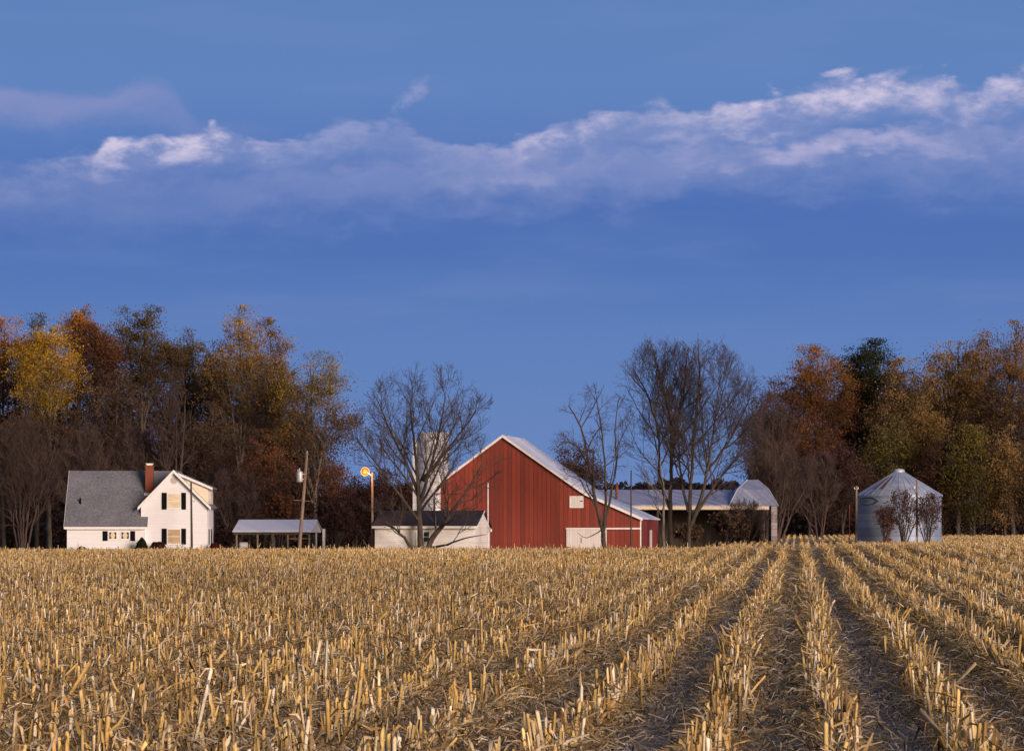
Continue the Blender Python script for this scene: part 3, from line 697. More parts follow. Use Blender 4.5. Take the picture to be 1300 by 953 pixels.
mass('distant_woods', [(-150, 1450, 1500, 1560, 21.5, 46000, 1.8), (740, 990, 1430, 1460, 22.0, 9000, 1.6)], 'low band of distant woods on the skyline behind the machine shed', [(0.05, 0.035, 0.04), (0.04, 0.03, 0.036)], uneven=0.3)

n = 9000
xq = rng.uniform(-75, 21, n); yq = rng.uniform(435.5, 441, n); hq = rng.gamma(3.0, 0.085, n)*(0.7+0.6*np.sin(xq*0.5)**2*np.sin(xq*0.17+1)**2)
P0 = np.stack([xq, yq, gz(xq, yq)-0.02], 1); aq = rng.uniform(0, 6.28, n); oq = np.stack([np.cos(aq), np.sin(aq), 0*aq], 1)
P2 = P0+oq*(hq*0.45)[:, None]; P2[:, 2] = P0[:, 2]+hq; P1 = P0+oq*(hq*0.12)[:, None]; P1[:, 2] = P0[:, 2]+hq*0.6
Vw, Qw, Cw = strip(P0, P1, P2, rng.uniform(0.03, 0.07, n), np.array([[0.12, 0.10, 0.035], [0.26, 0.18, 0.07], [0.10, 0.065, 0.035], [0.34, 0.25, 0.12]])[rng.integers(0, 4, n)])
tag(quads_obj('dry_grass', Vw, M['straw'], None, Cw, Qw), 'fringe of dry grass and weeds between the stubble and the farmyard', 'grass', kind='stuff')
# ------------------------------------------------------------------ farmhouse
def win(parent, x0, x1, z0, z1, y, pane_mat, bars=1, fw=0.09, sill=True, curtain=None):
    """a window in a wall facing the camera (-Y): frame proud of the wall, pane and sash rails set in it"""
    f = MB().box(x0, x0+fw, y-0.05, y+0.02, z0, z1).box(x1-fw, x1, y-0.05, y+0.02, z0, z1)
    f.box(x0+fw, x1-fw, y-0.05, y+0.02, z1-fw, z1).box(x0+fw, x1-fw, y-0.05, y+0.02, z0, z0+fw)
    for k in range(bars):
        zc = z0+(z1-z0)*(k+1)/(bars+1); f.box(x0+fw, x1-fw, y-0.035, y+0.01, zc-0.03, zc+0.03)
    fr = f.build('window', M['trim'], parent, True)
    MB().quad((x0+fw, y-0.012, z0+fw), (x1-fw, y-0.012, z0+fw), (x1-fw, y-0.012, z1-fw), (x0+fw, y-0.012, z1-fw)).build('pane', pane_mat, fr, True)
    if sill: MB().box(x0-0.06, x1+0.06, y-0.10, y-0.052, z0-0.07, z0).build('sill', M['trim'], fr, True)
    if curtain:
        c = MB()
        for sgn, xa in ((1, x0+fw), (-1, x1-fw)):
            w = (x1-x0)*0.30*sgn
            c.poly([(xa, y-0.02, z0+fw), (xa+w*0.9, y-0.02, z0+fw+0.02), (xa+w*0.35, y-0.02, (z0+z1)/2), (xa+w*0.9, y-0.02, z1-fw-0.05), (xa, y-0.02, z1-fw)])
        c.build('curtain', curtain, fr, True)
    return fr
def shutter(parent, x0, x1, z0, z1, y):
    s = MB().box(x0, x1, y-0.05, y-0.003, z0, z1)
    n = max(4, int((z1-z0)/0.14))
    for k in range(n):
        za = z0+0.06+(z1-z0-0.12)*k/n; s.box(x0+0.05, x1-0.05, y-0.065, y-0.05, za, za+0.07)
    s.build('shutter', M['black'], parent, True)

H0 = 450.3                                                   # wing wall plane
house = thing('farmhouse', (WX(158, 450), 451.0, 0), 'white two-storey farmhouse with grey shingle roof, brick chimney and black shutters', 'house')
xw0, xw1 = WX(85, 450.3), WX(183.5, 450.3)                   # wing walls
ze = WZ(670, 450); zr = WZ(599, 455.6); yr = 455.6
xe0, xe1 = WX(81, 450), WX(187, 450)
sl = (zr-ze)/(yr-450.0)
gx0, gx1, gy0 = WX(179, 451), WX(263, 451), 451.0             # gable block
gxc = WX(220.4, 450.6); gze = 4.62; gzr = 8.50; gyb = 460.5
def roofz(y): return ze+sl*(y-450.0)
w = MB().box(xw0, xw1, H0, 450.98, 0, ze-0.12)
w.box(xw0, gx0-0.02, 450.985, 460.9, 0, ze-0.12)
w.prism([(xw0, H0+0.2, ze-0.12), (xw0, 460.9-0.2, ze-0.12), (xw0, yr, zr-0.25)], (0.15, 0, 0))
w.build('wall', M['siding'], house, True)
gw = MB().box(gx0, gx1, gy0, gyb, 0, gze)
gw.prism([(gx0, gy0, gze), (gx1, gy0, gze), (gx1-0.02, gy0, gze+0.1), (gxc, gy0, gzr-0.16), (gx0+0.02, gy0, gze+0.1)], (0, 0.2, 0))
o = gw.build('wall', M['siding'], house, True); o['label'] = 'white gabled front wall'
# main roof: front slope split where the gable block stands in it
t = 0.14
r = MB()
xg = gx0-0.005
ymid = gy0-0.01
def slab(pts, th=0.13):
    r.prism(pts, (0, 0, -th))
slab([(xe0, 450, ze+t), (xe1, 450, ze+t), (xe1, ymid, roofz(ymid)+t), (xe0, ymid, roofz(ymid)+t)])
xr0 = xe0
slab([(xr0, ymid+0.001, roofz(ymid)+t), (xg, ymid+0.001, roofz(ymid)+t), (xg, yr, zr+t), (xr0, yr, zr+t)])
slab([(xr0, yr+0.001, zr+t), (gxc+0.1, yr+0.001, zr+t-0.02), (gxc+0.1, 461.2, ze+t-0.02), (xr0, 461.2, ze+t)])
slab([(xg+0.001, yr-3.6, zr+t-3.6*sl), (gxc, yr-0.02, zr+t-0.03), (xg+0.001, yr, zr+t-0.03)])
# gable roof: two slopes running back from the front gable
oh = 0.42; zfe = gze-0.05
def grf(x): return zfe+(gzr-zfe)*(1-abs(x-gxc)/(gxc-WX(175, 450.6)))
xl, xrr = WX(175, 450.6), WX(267.5, 450.6)
ga = [(xl, 450.55, zfe), (gxc, 450.55, gzr), (gxc, gyb+0.3, gzr), (xl, gyb+0.3, zfe)]
gb = [(gxc+0.001, 450.55, gzr), (xrr, 450.55, zfe), (xrr, gyb+0.3, zfe), (gxc+0.001, gyb+0.3, gzr)]
r.prism([(x, y, z+0.13) for x, y, z in ga], (0, 0, -0.12)); r.prism([(x, y, z+0.131) for x, y, z in gb], (0, 0, -0.12))
roof = r.build('roof', M['shingle'], house, True)
MB().tube((WX(102, 452.3), 452.3, roofz(452.3)), (WX(102, 452.3), 452.3, roofz(452.3)+0.75), 0.09, 0.09).build('vent_pipe', M['black'], roof, True)
# white trim: eave fascia, rake boards
f = MB().box(xe0+0.01, xe1-0.01, 449.96, 449.997, ze-0.12, ze+0.12)
f.prism([(xe0-0.03, 450.02, ze+0.02), (xe0-0.03, yr, zr+0.02), (xe0-0.03, yr, zr+0.17), (xe0-0.03, 450.02, ze+0.17)], (0.028, 0, 0))
f.build('fascia', M['trim'], house, True)
rk = MB()
for (xa, xb) in ((xl-0.02, gxc), (xrr+0.02, gxc)):
    rk.prism([(xa, 450.5, zfe-0.20), (xb, 450.5, gzr-0.20), (xb, 450.5, gzr+0.16), (xa, 450.5, zfe+0.14)], (0, 0.048, 0))
rk.build('rake_board', M['trim'], house, True)
sf = MB()
for (xa, xb) in ((xl+0.05, gxc), (xrr-0.05, gxc)):
    sf.prism([(xa, 450.56, zfe-0.11), (xb, 450.56, gzr-0.11), (xb, 450.99, gzr-0.11), (xa, 450.99, zfe-0.11)], (0, 0, -0.03))
sf.box(xw0, xw1, 450.0, 450.29, ze-0.16, ze-0.125)
sf.build('soffit', M['soffit'], house, True)
# shed dormer on the right slope
yd0, yd1 = 452.1, 459.4
p0 = (WX(226, 452), WZ(601.5, 452)); p1 = (WX(269.6, 452), WZ(620.2, 452)); pw = WX(264.3, 452)
zt = p0[1]+(p1[1]-p0[1])*(pw-p0[0])/(p1[0]-p0[0])
dm = MB().prism([(p0[0]+0.3, yd0, grf(p0[0]+0.3)+0.02), (p0[0]+0.3, yd0, p0[1]-0.32), (pw, yd0, zt-0.16), (pw, yd0, grf(pw)-0.1)], (0, yd1-yd0, 0))
dormer = dm.build('dormer', M['dormer_wall'], house, True)
MB().prism([(p0[0], yd0-0.3, p0[1]-0.02), (p1[0], yd0-0.3, p1[1]-0.02), (p1[0], yd0-0.3, p1[1]+0.11), (p0[0], yd0-0.3, p0[1]+0.11)], (0, yd1-yd0+0.6, 0)).build('dormer_roof', M['shingle'], dormer, True)
MB().prism([(p0[0], yd0-0.34, p0[1]-0.14), (p1[0]+0.03, yd0-0.34, p1[1]-0.14), (p1[0]+0.03, yd0-0.34, p1[1]+0.13), (p0[0], yd0-0.34, p0[1]+0.13)], (0, 0.036, 0)).build('rake_board', M['trim'], dormer, True)
for k in range(2):
    ya = yd0+0.8+k*2.6
    fr = MB().box(pw+0.003, pw+0.05, ya, ya+1.6, gze+0.75, gze+1.75).build('window', M['trim'], dormer, True)
    MB().box(pw+0.052, pw+0.06, ya+0.1, ya+1.5, gze+0.83, gze+1.67).build('pane', M['curtain'], fr, True)
# windows
Z = lambda py: WZ(py, 451)
Xg = lambda px: WX(px, 451)
win(house, Xg(212.2), Xg(229.8), Z(645.5), Z(626), gy0-0.003, M['curtain'], 1)
win(house, Xg(212.2), Xg(229.8), Z(690.5), Z(671), gy0-0.003, M['curtain_dim'], 1)
for a, b in ((205.3, 211.6), (230.2, 236.2)):
    shutter(house, Xg(a), Xg(b), Z(646.6), Z(625.2), gy0-0.003); shutter(house, Xg(a), Xg(b), Z(690.8), Z(670.6), gy0-0.003)
Xw = lambda px: WX(px, H0)
for a, b in ((137.5, 149), (153, 164.8)): win(house, Xw(a), Xw(b), Z(684.8), Z(674), H0-0.003, M['curtain'], 0, 0.10, curtain=M['darkwood'])
for a, b in ((130.3, 136.6), (165.4, 171.6)): shutter(house, Xw(a), Xw(b), Z(686.3), Z(673.8), H0-0.003)
for k in range(2):                                            # dark pair on the side wall
    ya = 452.0+k*3.2
    fr = MB().box(gx1+0.003, gx1+0.05, ya, ya+2.2, Z(692), Z(670)).build('window', M['trim'], house, True)
    MB().box(gx1+0.052, gx1+0.06, ya+0.15, ya+2.05, Z(691), Z(671)).build('pane', M['glass'], fr, True)
v = MB(); cz = Z(609.5)
v.prism([(gxc+0.38*math.cos(2*math.pi*k/20), gy0-0.03, cz+0.38*math.sin(2*math.pi*k/20)) for k in range(20)], (0, 0.027, 0))
for k in range(6): v.box(gxc-0.28, gxc+0.28, gy0-0.05, gy0-0.031, cz-0.27+k*0.1, cz-0.22+k*0.1)
v.build('gable_vent', mottled('vent_grey', (0.42, 0.38, 0.37), (0.5, 0.46, 0.45), 4, 0.7), house, True)
# chimney
yc = 453.7; xa, xb = WX(185, yc), WX(195, yc)
ch = MB().box(xa, xb, yc-0.42, yc+0.42, roofz(yc)-0.6, WZ(592, yc)).box(xa-0.06, xb+0.06, yc-0.48, yc+0.48, WZ(592, yc)+0.002, WZ(590.5, yc)).build('chimney', M['brick'], house, True)
MB().box(xa+0.12, xb-0.12, yc-0.3, yc+0.3, WZ(590.5, yc)+0.003, WZ(589, yc)).box(xa+0.04, xb-0.04, yc-0.36, yc+0.36, WZ(589, yc)+0.002, WZ(588, yc)).build('chimney_cap', M['trim'], ch, True)
MB().prism([(xa-0.12, yc-0.62, roofz(yc-0.62)+t+0.01), (xb-0.02, yc-0.62, roofz(yc-0.62)+t+0.01), (xb-0.02, yc-0.4, roofz(yc-0.4)+t+0.03), (xa-0.12, yc-0.4, roofz(yc-0.4)+t+0.03)], (0, 0, 0.05)).build('flashing', M['trim'], ch, True)
MB().tube((gx1+0.06, 451.05, 0.1), (gx1+0.06, 451.05, gze-0.1), 0.045, 0.045, 6).build('downspout', M['trim'], house, True)

# shrubs round the house
def shrub(name, px, Y, top, hw, cone, c, label, n=4200):
    x0 = WX(px, Y); s = Y/F; H = WZ(top, Y); W = hw*s
    T = thing(name, (x0, Y, 0), label, 'shrub')
    d = unit(rng.normal(size=(n, 3))); d[:, 2] = np.abs(d[:, 2]); rr = rng.uniform(0.75, 1.0, n)[:, None]
    C = d*rr*np.array([W, W, H])
    if cone: C[:, :2] *= (1-0.42*C[:, 2:3]/H)
    C *= 1+0.05*np.sin(C[:, 0:1]*7+C[:, 2:3]*5)
    quads_obj('foliage', leaves(C, rng.uniform(0.5, 1.2, n)*0.14), M['leaf'], T, np.repeat(np.array(c)*rng.uniform(0.5, 1.5, (n, 1)), 4, 0))
    b = MB()
    for k in range(6):
        a = k*1.05; b.tube((0, 0, 0), (math.cos(a)*W*0.55, math.sin(a)*W*0.55, H*0.72), 0.04, 0.015, 5)
    b.build('stem', M['bark'], T)
shrub('conical_shrub', 179.5, 448.6, 682.5, 9.5, True, (0.028, 0.034, 0.012), 'dark green conical shrub at the corner of the farmhouse wing')
shrub('round_shrub', 200, 448.8, 687, 11.5, False, (0.07, 0.016, 0.016), 'round dark maroon shrub under the ground floor window')
shrub('round_shrub', 273, 450, 689, 9, False, (0.11, 0.016, 0.016), 'low red shrub at the right corner of the farmhouse')
shrub('round_shrub', 104, 448.8, 693.5, 7.5, False, (0.04, 0.022, 0.018), 'small dark brown shrub near the left end of the farmhouse wing')

# ------------------------------------------------------------------ poles and lamp
def pole(name, pxb, pxt, top, Y, r0, r1, label, mat='wood', cat='pole', group=None):
    x0 = WX(pxb, Y); z0 = g(x0, Y)
    T = thing(name, (x0, Y, z0), label, cat, group)
    H = WZ(top, Y)-z0; dx = WX(pxt, Y)-x0
    n = 6; b = MB()
    for k in range(n):
        fa, fb = k/n, (k+1)/n
        b.tube((dx*fa, 0, H*fa-(0.2 if k == 0 else 0)), (dx*fb, 0, H*fb), r0+(r1-r0)*fa, r0+(r1-r0)*fb, 8, k in (0, n-1))
    b.build('shaft', M[mat], T)
    return T, H, dx
T, H, dx = pole('utility_pole', 243.5, 242.6, 611, 446, 0.13, 0.09, 'thin dark wooden pole in front of the farmhouse gable', 'darkwood')
MB().tube((dx*.6, 0, H*0.72), (dx*.6+0.34, 0, H*0.72), 0.03, 0.03, 6).tube((dx*.6+0.34, 0, H*.72-.02), (dx*.6+0.34, 0, H*.72+0.12), 0.05, 0.035, 6).build('bracket', M['steel'], T)
MB().tube((dx, 0, H), (dx, 0, H+0.05), 0.10, 0.06, 8).build('cap', M['steel'], T)
T, H, dx = pole('utility_pole', 379.6, 389.7, 575, 445, 0.20, 0.14, 'leaning wooden utility pole with grey transformer by the open shelter')
fz = (613-575)/(705-575.0); 
def on(py): k = (py-575)/(705-575.0); return dx*(1-k), H*(1-k)
xt, zt_ = on(613); xo = xt-0.52
tr_ = MB().lathe([(0.01, zt_), (0.30, zt_), (0.33, zt_+0.05), (0.33, zt_+1.02), (0.30, zt_+1.08), (0.10, zt_+1.16), (0.01, zt_+1.17)], (xo, -0.05), 16).build('transformer', M['steel'], T, False, True)
MB().tube((xo, -0.05, zt_+1.15), (xo, -0.05, zt_+1.45), 0.05, 0.03, 8).tube((xo-.16, -0.05, zt_+1.08), (xo-.18, -0.05, zt_+1.3), 0.04, 0.03, 8).build('insulator', M['porcelain'], tr_)
MB().box(xo+0.25, xt+0.12, -0.12, 0.02, zt_+0.25, zt_+0.33).box(xo+0.25, xt+0.2, -0.12, 0.02, zt_+0.78, zt_+0.86).build('bracket', M['steel'], T)
MB().tube((dx, 0, H), (dx+0.03, 0, H+0.22), 0.05, 0.03, 8).build('insulator', M['porcelain'], T)
xa, za = on(638); MB().tube((xa-1.0, -0.02, za+0.1), (xa+1.1, -0.02, za-0.06), 0.035, 0.03, 6).build('crossarm', M['wood'], T)
# yard lamp
T, H, dx = pole('yard_lamp', 472.5, 472.8, 600, 442, 0.14, 0.10, 'wooden pole yard lamp glowing orange left of the white outbuilding', cat='yard lamp')
lx, lz = WX(463.6, 442)-WX(472.5, 442), WZ(598.5, 442)
MB().tube((dx, 0, H-0.35), (lx*0.5, -0.12, H-0.05), 0.04, 0.04, 8).tube((lx*0.5, -0.12, H-0.05), (lx*0.75, -0.15, H+0.06), 0.04, 0.04, 8).build('arm', M['steel'], T)
def ylathe(prof):                                     # turned about the level axis that points at the field
    b = MB().lathe([(r_, y_) for r_, y_ in prof], (0, 0), 24); b.v = [(lx+x, -0.15+z, lz+y) for x, y, z in b.v]; return b
ylathe([(0.02, 0.34), (0.2, 0.33), (0.24, 0.2), (0.42, -0.02), (0.44, -0.04)]).build('lamp_housing', M['steel'], T, False, True)
ylathe([(0.20, 0.16), (0.34, 0.06), (0.41, -0.03)]).build('halo_ring', M['lamp_halo'], T, False, True)  # glowing ring added round the bulb to draw its halo
ylathe([(0.02, -0.30), (0.13, -0.27), (0.22, -0.18), (0.27, -0.05), (0.25, 0.08), (0.18, 0.15)]).build('bulb', M['lamp'], T, False, True)
L = bpy.data.lights.new('yard_lamp_light', 'POINT'); L.energy = 700; L.color = (1.0, 0.40, 0.09); L.shadow_soft_size = 0.3
lo = bpy.data.objects.new('yard_lamp_light', L); col.objects.link(lo); lo.parent = T; lo.location = (lx, -1.0, lz-0.2)
pole('pole', 801, 801.3, 597, 441, 0.085, 0.07, 'tall bare wooden pole near the right corner of the red barn', 'darkwood')
T, H, dx = pole('pole', 1087, 1087.3, 616.5, 446, 0.13, 0.10, 'grey wooden pole touching the left side of the grain bin', 'wood')
MB().tube((-0.22, 0, H-0.32), (0.22, 0, H-0.32), 0.035, 0.035, 6).tube((-0.2, 0, H-0.3), (-0.2, 0, H-0.12), 0.05, 0.04, 6).tube((0.2, 0, H-0.3), (0.2, 0, H-0.12), 0.05, 0.04, 6).build('insulator', M['porcelain'], T)
pole('pole', 1078.6, 1078.4, 640, 445, 0.05, 0.045, 'thin rusty steel post left of the grain bin', 'rust')
T, H, dx = pole('pole', 1164, 1164.2, 609, 442.5, 0.12, 0.10, 'wooden pole standing in front of the grain bin', 'wood')
MB().tube((-0.12, -0.1, H-0.85), (-0.26, -0.1, H-0.8), 0.03, 0.03, 6).lathe([(0.01, H-0.9), (0.1, H-0.88), (0.11, H-0.7), (0.05, H-0.6), (0.01, H-0.6)], (-0.28, -0.1), 10).build('insulator', M['porcelain'], T)

# ------------------------------------------------------------------ open shelter
PH = R(-8)
def local(pxa, pya, Y0, x0): return None
Y0 = 455.0; k = F/Y0
sh = thing('open_shelter', (WX(298, Y0), Y0, 0), 'open sided shelter with pale metal roof between the farmhouse and the leaning pole', 'shelter', None, PH)
Ls = (396-298)/k/math.cos(PH); D = 6.6; zE, zR = WZ(675, Y0), WZ(660.5, Y0)*1.012
r = MB(); ov = 0.0
r.prism([(-0.2, -0.3, zE), (Ls, -0.3, zE), (Ls, D/2, zR), (-0.2, D/2, zR)], (0, 0, 0.08)); r.prism([(-0.2, D/2+.001, zR), (Ls, D/2+.001, zR), (Ls, D+.3, zE), (-0.2, D+.3, zE)], (0, 0, 0.08))
r.build('roof', M['shed_roof'], sh)
b = MB().box(-0.1, Ls-0.1, -0.22, -0.1, zE-0.28, zE-0.03).box(-0.1, Ls-0.1, D+.1, D+.22, zE-0.28, zE-0.03).build('beam', M['darkwood'], sh)
gp = MB().prism([(Ls-0.12, 0.0, zE-0.05), (Ls-0.12, D, zE-0.05), (Ls-0.12, D/2, zR-0.1)], (0.05, 0, 0)).prism([(-0.05, 0.0, zE-0.05), (-0.05, D, zE-0.05), (-0.05, D/2, zR-0.1)], (0.05, 0, 0)).build('gable_panel', M['tankwhite'], sh)
for i, px in enumerate((301, 328, 367, 394.5)):
    x = (px-298)/k
    for y in (-0.16, D+0.16): MB().box(x-0.08, x+0.08, y-0.08, y+0.08, 0, zE-0.29).build('post', M['wood'], sh)
MB().box(Ls-0.16, Ls-0.02, D*0.5-0.07, D*0.5+0.07, 0, zE-0.1).build('post', M['tankwhite'], sh)
MB().box((367-298)/k, Ls, -0.02, 0.04, 1.32, 1.42).build('rail', M['wood'], sh)
MB().box(Ls+0.14, Ls+0.30, D*0.86, D*0.98, 0.3, zE+0.35).build('downspout', M['trim'], sh)
# white tank under the shelter
tk = thing('feed_tank', (WX(309.5, 456.5), 456.5, 0), 'small off-white tank lying under the left bay of the open shelter', 'tank')
b = MB()
prof = [(0.02, 0.0), (0.28, 0.02), (0.38, 0.08), (0.38, 0.86), (0.28, 0.92), (0.02, 0.94)]
n0 = len(b.v); b.lathe(prof, (0, 0), 16); b.v = [(z-0.47, y, x+0.62) for x, y, z in b.v]; b.build('drum', M['tankwhite'], tk, False, True)
MB().box(-0.38, -0.28, -0.3, 0.3, 0, 0.36).box(0.28, 0.38, -0.3, 0.3, 0, 0.36).build('leg', M['rust'], tk)

# ------------------------------------------------------------------ white outbuilding
Y0 = 438.0; k = F/Y0
ob = thing('outbuilding', (WX(475, Y0), Y0+2.2, 0), 'long low white outbuilding with black roof beside the red barn', 'outbuilding', None, R(-9))
Lo = (604-475)/k/math.cos(R(9)); D = 9.0; zE, zR = WZ(669, Y0), WZ(650.5, Y0)+0.12
w = MB().box(0, Lo, 0, D, 0, zE).prism([(Lo-0.2, 0, zE+0.001), (Lo-0.2, D, zE+0.001), (Lo-0.2, D/2, zR-0.05)], (0.2, 0, 0)).prism([(0, 0, zE+0.001), (0, D, zE+0.001), (0, D/2, zR-0.05)], (0.2, 0, 0))
w.build('wall', M['whiteboard'], ob)
MB().prism([(-0.25, -0.35, zE+0.02), (Lo+0.18, -0.35, zE+0.02), (Lo+0.18, D/2, zR+0.05), (-0.25, D/2, zR+0.05)], (0, 0, 0.1)).prism([(-0.25, D/2+.001, zR+0.05), (Lo+0.18, D/2+.001, zR+0.05), (Lo+0.18, D+.35, zE+0.02), (-0.25, D+.35, zE+0.02)], (0, 0, 0.1)).build('roof', M['dark_roof'], ob)
MB().box(-0.27, Lo+0.2, -0.40, -0.352, zE-0.12, zE+0.13).prism([(Lo+0.185, -0.35, zE-0.02), (Lo+0.185, D/2, zR+0.02), (Lo+0.185, D/2, zR+0.17), (Lo+0.185, -0.35, zE+0.14)], (0.03, 0, 0)).build('fascia', M['trim'], ob)
MB().box(0.0, Lo, -0.02, -0.002, zE-0.28, zE-0.13).build('soffit', M['soffit'], ob)
def lwin(parent, x0, x1, z0, z1, y, pane, frame='trim', bars=1):
    f = MB().box(x0, x0+.1, y-.06, y, z0, z1).box(x1-.1, x1, y-.06, y, z0, z1).box(x0+.1, x1-.1, y-.06, y, z1-.1, z1).box(x0+.1, x1-.1, y-.06, y, z0, z0+.1)
    for q in range(bars):
        zc = z0+(z1-z0)*(q+1)/(bars+1); f.box(x0+.1, x1-.1, y-.05, y-.005, zc-.03, zc+.03)
    fr = f.build('window', M[frame], parent)
    MB().quad((x0+.1, y-.02, z0+.1), (x1-.1, y-.02, z0+.1), (x1-.1, y-.02, z1-.1), (x0+.1, y-.02, z1-.1)).build('pane', M[pane], fr)
lwin(ob, (537-475)/k, (546.5-475)/k, 0.95, 2.15, -0.004, 'greenglass')
MB().box((528-475)/k, (535-475)/k, -0.05, -0.004, 0.02, 1.98).build('door', M['whitedoor'], ob)
xm = (618-475)/k
MB().tube((xm, 1.6, 0.0), (xm, 1.6, WZ(612, Y0)), 0.065, 0.06, 8).build('service_mast', M['steel'], ob)
MB().tube((xm, 1.5, 2.6), (xm+0.35, 1.4, 2.35), 0.05, 0.05, 6).lathe([(0.01, 2.05), (0.14, 2.07), (0.14, 2.35), (0.01, 2.37)], (xm+0.32, 1.4), 10).build('meter_box', M['steel'], ob)

# ------------------------------------------------------------------ barn
Y0 = 450.0; k = 12.0; cph = math.cos(R(8))
barn = thing('red_barn', (WX(638.4, Y0), Y0, 0), 'large red barn with white metal roof and white doors', 'barn', None, PH)
def lx_(px): return (px-638.4)/k/cph
def lz_(py): return EYE+(HY-py)/k
L = 17.0
xl, xb, xr_ = lx_(557.5), lx_(742), lx_(813)
zA, zB, zC = lz_(554.5), lz_(627.5), lz_(658.5)
zL = zA-0.738*(-xl)
wall = MB()
pts = [(xl, 0, 0), (xr_, 0, 0), (xr_, 0, zC), (xb, 0, zB), (0, 0, zA), (xl, 0, zL)]
wall.prism([(x, 0, z) for x, y, z in pts], (0, 0.2, 0)); wall.prism([(x, L-0.2, z) for x, y, z in pts], (0, 0.2, 0))
wall.box(xr_-0.2, xr_, 0.201, L-0.201, 0, zC-0.03).box(xl, xl+0.2, 0.201, L-0.201, 0, zL-0.03)
wall.build('wall', M['red'], barn)
# roof slabs following wall outline, thin overhang
xe = lx_(551); zeL = zA-0.738*(-xe)+0.1; xre = lx_(815.5); zre = zC-0.10
rf = MB()
prof = [(xe, zeL), (0, zA+0.1), (xb, zB+0.1), (xre, zre+0.06)]
for (x0, z0), (x1, z1) in zip(prof[:-1], prof[1:]):
    rf.prism([(x0, -0.35, z0), (x1, -0.35, z1), (x1, L+0.3, z1), (x0, L+0.3, z0)], (0, 0, 0.12))
rf.build('roof', M['iron_roof'], barn)
rk = MB()
for (x0, z0), (x1, z1) in zip(prof[:-1], prof[1:]):
    rk.prism([(x0, -0.385, z0-0.16), (x1, -0.385, z1-0.16), (x1, -0.385, z1+0.13), (x0, -0.385, z0+0.13)], (0, 0.033, 0))
rk.build('rake_board', M['trim'], barn)
MB().box(xr_-0.10, xr_+0.03, -0.03, -0.002, 0, zC-0.12).box(xr_+0.002, xr_+0.03, -0.002, 0.12, 0, zC-0.15).build('corner_board', M['trim'], barn)
MB().box(xl-0.03, xl+0.14, -0.03, -0.002, 0, zL-0.1).build('corner_board', M['trim'], barn)
d0, d1 = lx_(719), lx_(770)
dr = MB().box(d0, d1, -0.12, -0.05, 0.05, lz_(672)).build('sliding_door', M['whitedoor'], barn)
MB().box((d0+d1)/2-0.6, (d0+d1)/2-0.52, -0.14, -0.121, 0.9, 1.5).build('handle', M['wood'], dr)
MB().box(d0-0.05, lx_(812), -0.17, -0.003, lz_(671.7), lz_(669.7)).build('door_rail', M['trim'], barn)
u0, u1 = lx_(723), lx_(740.5)
hd = MB().box(u0, u1, -0.07, -0.003, lz_(644.5), lz_(629.5)).build('hay_door', M['whitedoor'], barn)
MB().box(u0, u1, -0.09, -0.071, lz_(644.5), lz_(644.5)+0.09).box(u0, u1, -0.09, -0.071, lz_(629.5)-0.09, lz_(629.5)).box(u0, u0+0.09, -0.09, -0.071, lz_(644.4)+.1, lz_(629.6)-.1).box(u1-0.09, u1, -0.09, -0.071, lz_(644.4)+.1, lz_(629.6)-.1).build('door_frame', M['trim'], hd)
MB().box(u1-0.35, u1-0.05, -0.11, -0.091, lz_(636.5), lz_(635.5)).build('handle', M['black'], hd)
MB().box(xl+0.2, xb+2.5, -0.018, -0.002, lz_(646.6), lz_(646.1)).build('girt_joint', M['red'], barn)
MB().box(xr_+0.002, xr_+0.06, 8.6, 10.4, 0.05, 2.3).build('side_door', M['whitedoor'], barn)

# ------------------------------------------------------------------ machine shed behind
Y0 = 482.0; k = F/Y0
ms = thing('machine_shed', (WX(760, Y0), Y0, 0), 'long open-fronted machine shed with weathered metal roof behind the bare trees', 'shed')
X = lambda px: (px-760)/k
zE, zR = WZ(642, Y0), WZ(622.5, Y0+5); D = 10.0
MB().prism([(X(740), -0.5, zE), (X(932), -0.5, zE), (X(932), D/2, zR), (X(740), D/2, zR)], (0, 0, 0.1)).prism([(X(740), D/2+.001, zR), (X(932), D/2+.001, zR), (X(932), D+.4, zE), (X(740), D+.4, zE)], (0, 0, 0.1)).build('roof', M['old_roof'], ms)
# taller hipped bay at the right end
xa, xb_ = X(925), X(987.5); zp = WZ(609, Y0+4); zh = zE+0.02; xm1, xm2 = X(951), X(964)
hp = MB()
A, B, C_, D_ = (xa, -0.6, zh), (xb_, -0.6, zh), (xb_, 8.6, zh), (xa, 8.6, zh); P1_, P2_ = (xm1, 3.6, zp), (xm2, 3.6, zp); P3_, P4_ = (xm2, 4.6, zp), (xm1, 4.6, zp)
kn = lambda a, p: tuple(a[i]+(p[i]-a[i])*(0.62 if i == 2 else 0.45) for i in range(3))
lows = [A, B, C_, D_]; tops = [P1_, P2_, P3_, P4_]; mids = [kn(a, p) for a, p in zip(lows, tops)]
for i in range(4):
    j = (i+1) % 4; hp.quad(lows[i], lows[j], mids[j], mids[i]); hp.quad(mids[i], mids[j], tops[j], tops[i])
hp.quad(*tops)
hip = hp.build('hipped_roof', M['old_roof'], ms)
rb = MB()
for i in range(4): rb.tube(lows[i], mids[i], 0.07, 0.07, 6).tube(mids[i], tops[i], 0.07, 0.07, 6)
rb.build('ridge_cap', M['steel'], hip)
MB().box(X(740), X(976), -0.56, -0.505, zE-0.42, zE-0.02).build('fascia', M['soffit'], ms)
for px in (790, 835, 880, 922, 974):
    MB().box(X(px)-0.12, X(px)+0.12, -0.45, -0.21, 0, zE-0.05).build('post', M['darkwood'], ms)
MB().box(X(740), X(978), D-0.2, D, 0, zE-0.02).box(X(740), X(740)+0.2, 0.2, D-0.201, 0, zE-0.03).build('back_wall', M['dark'], ms)
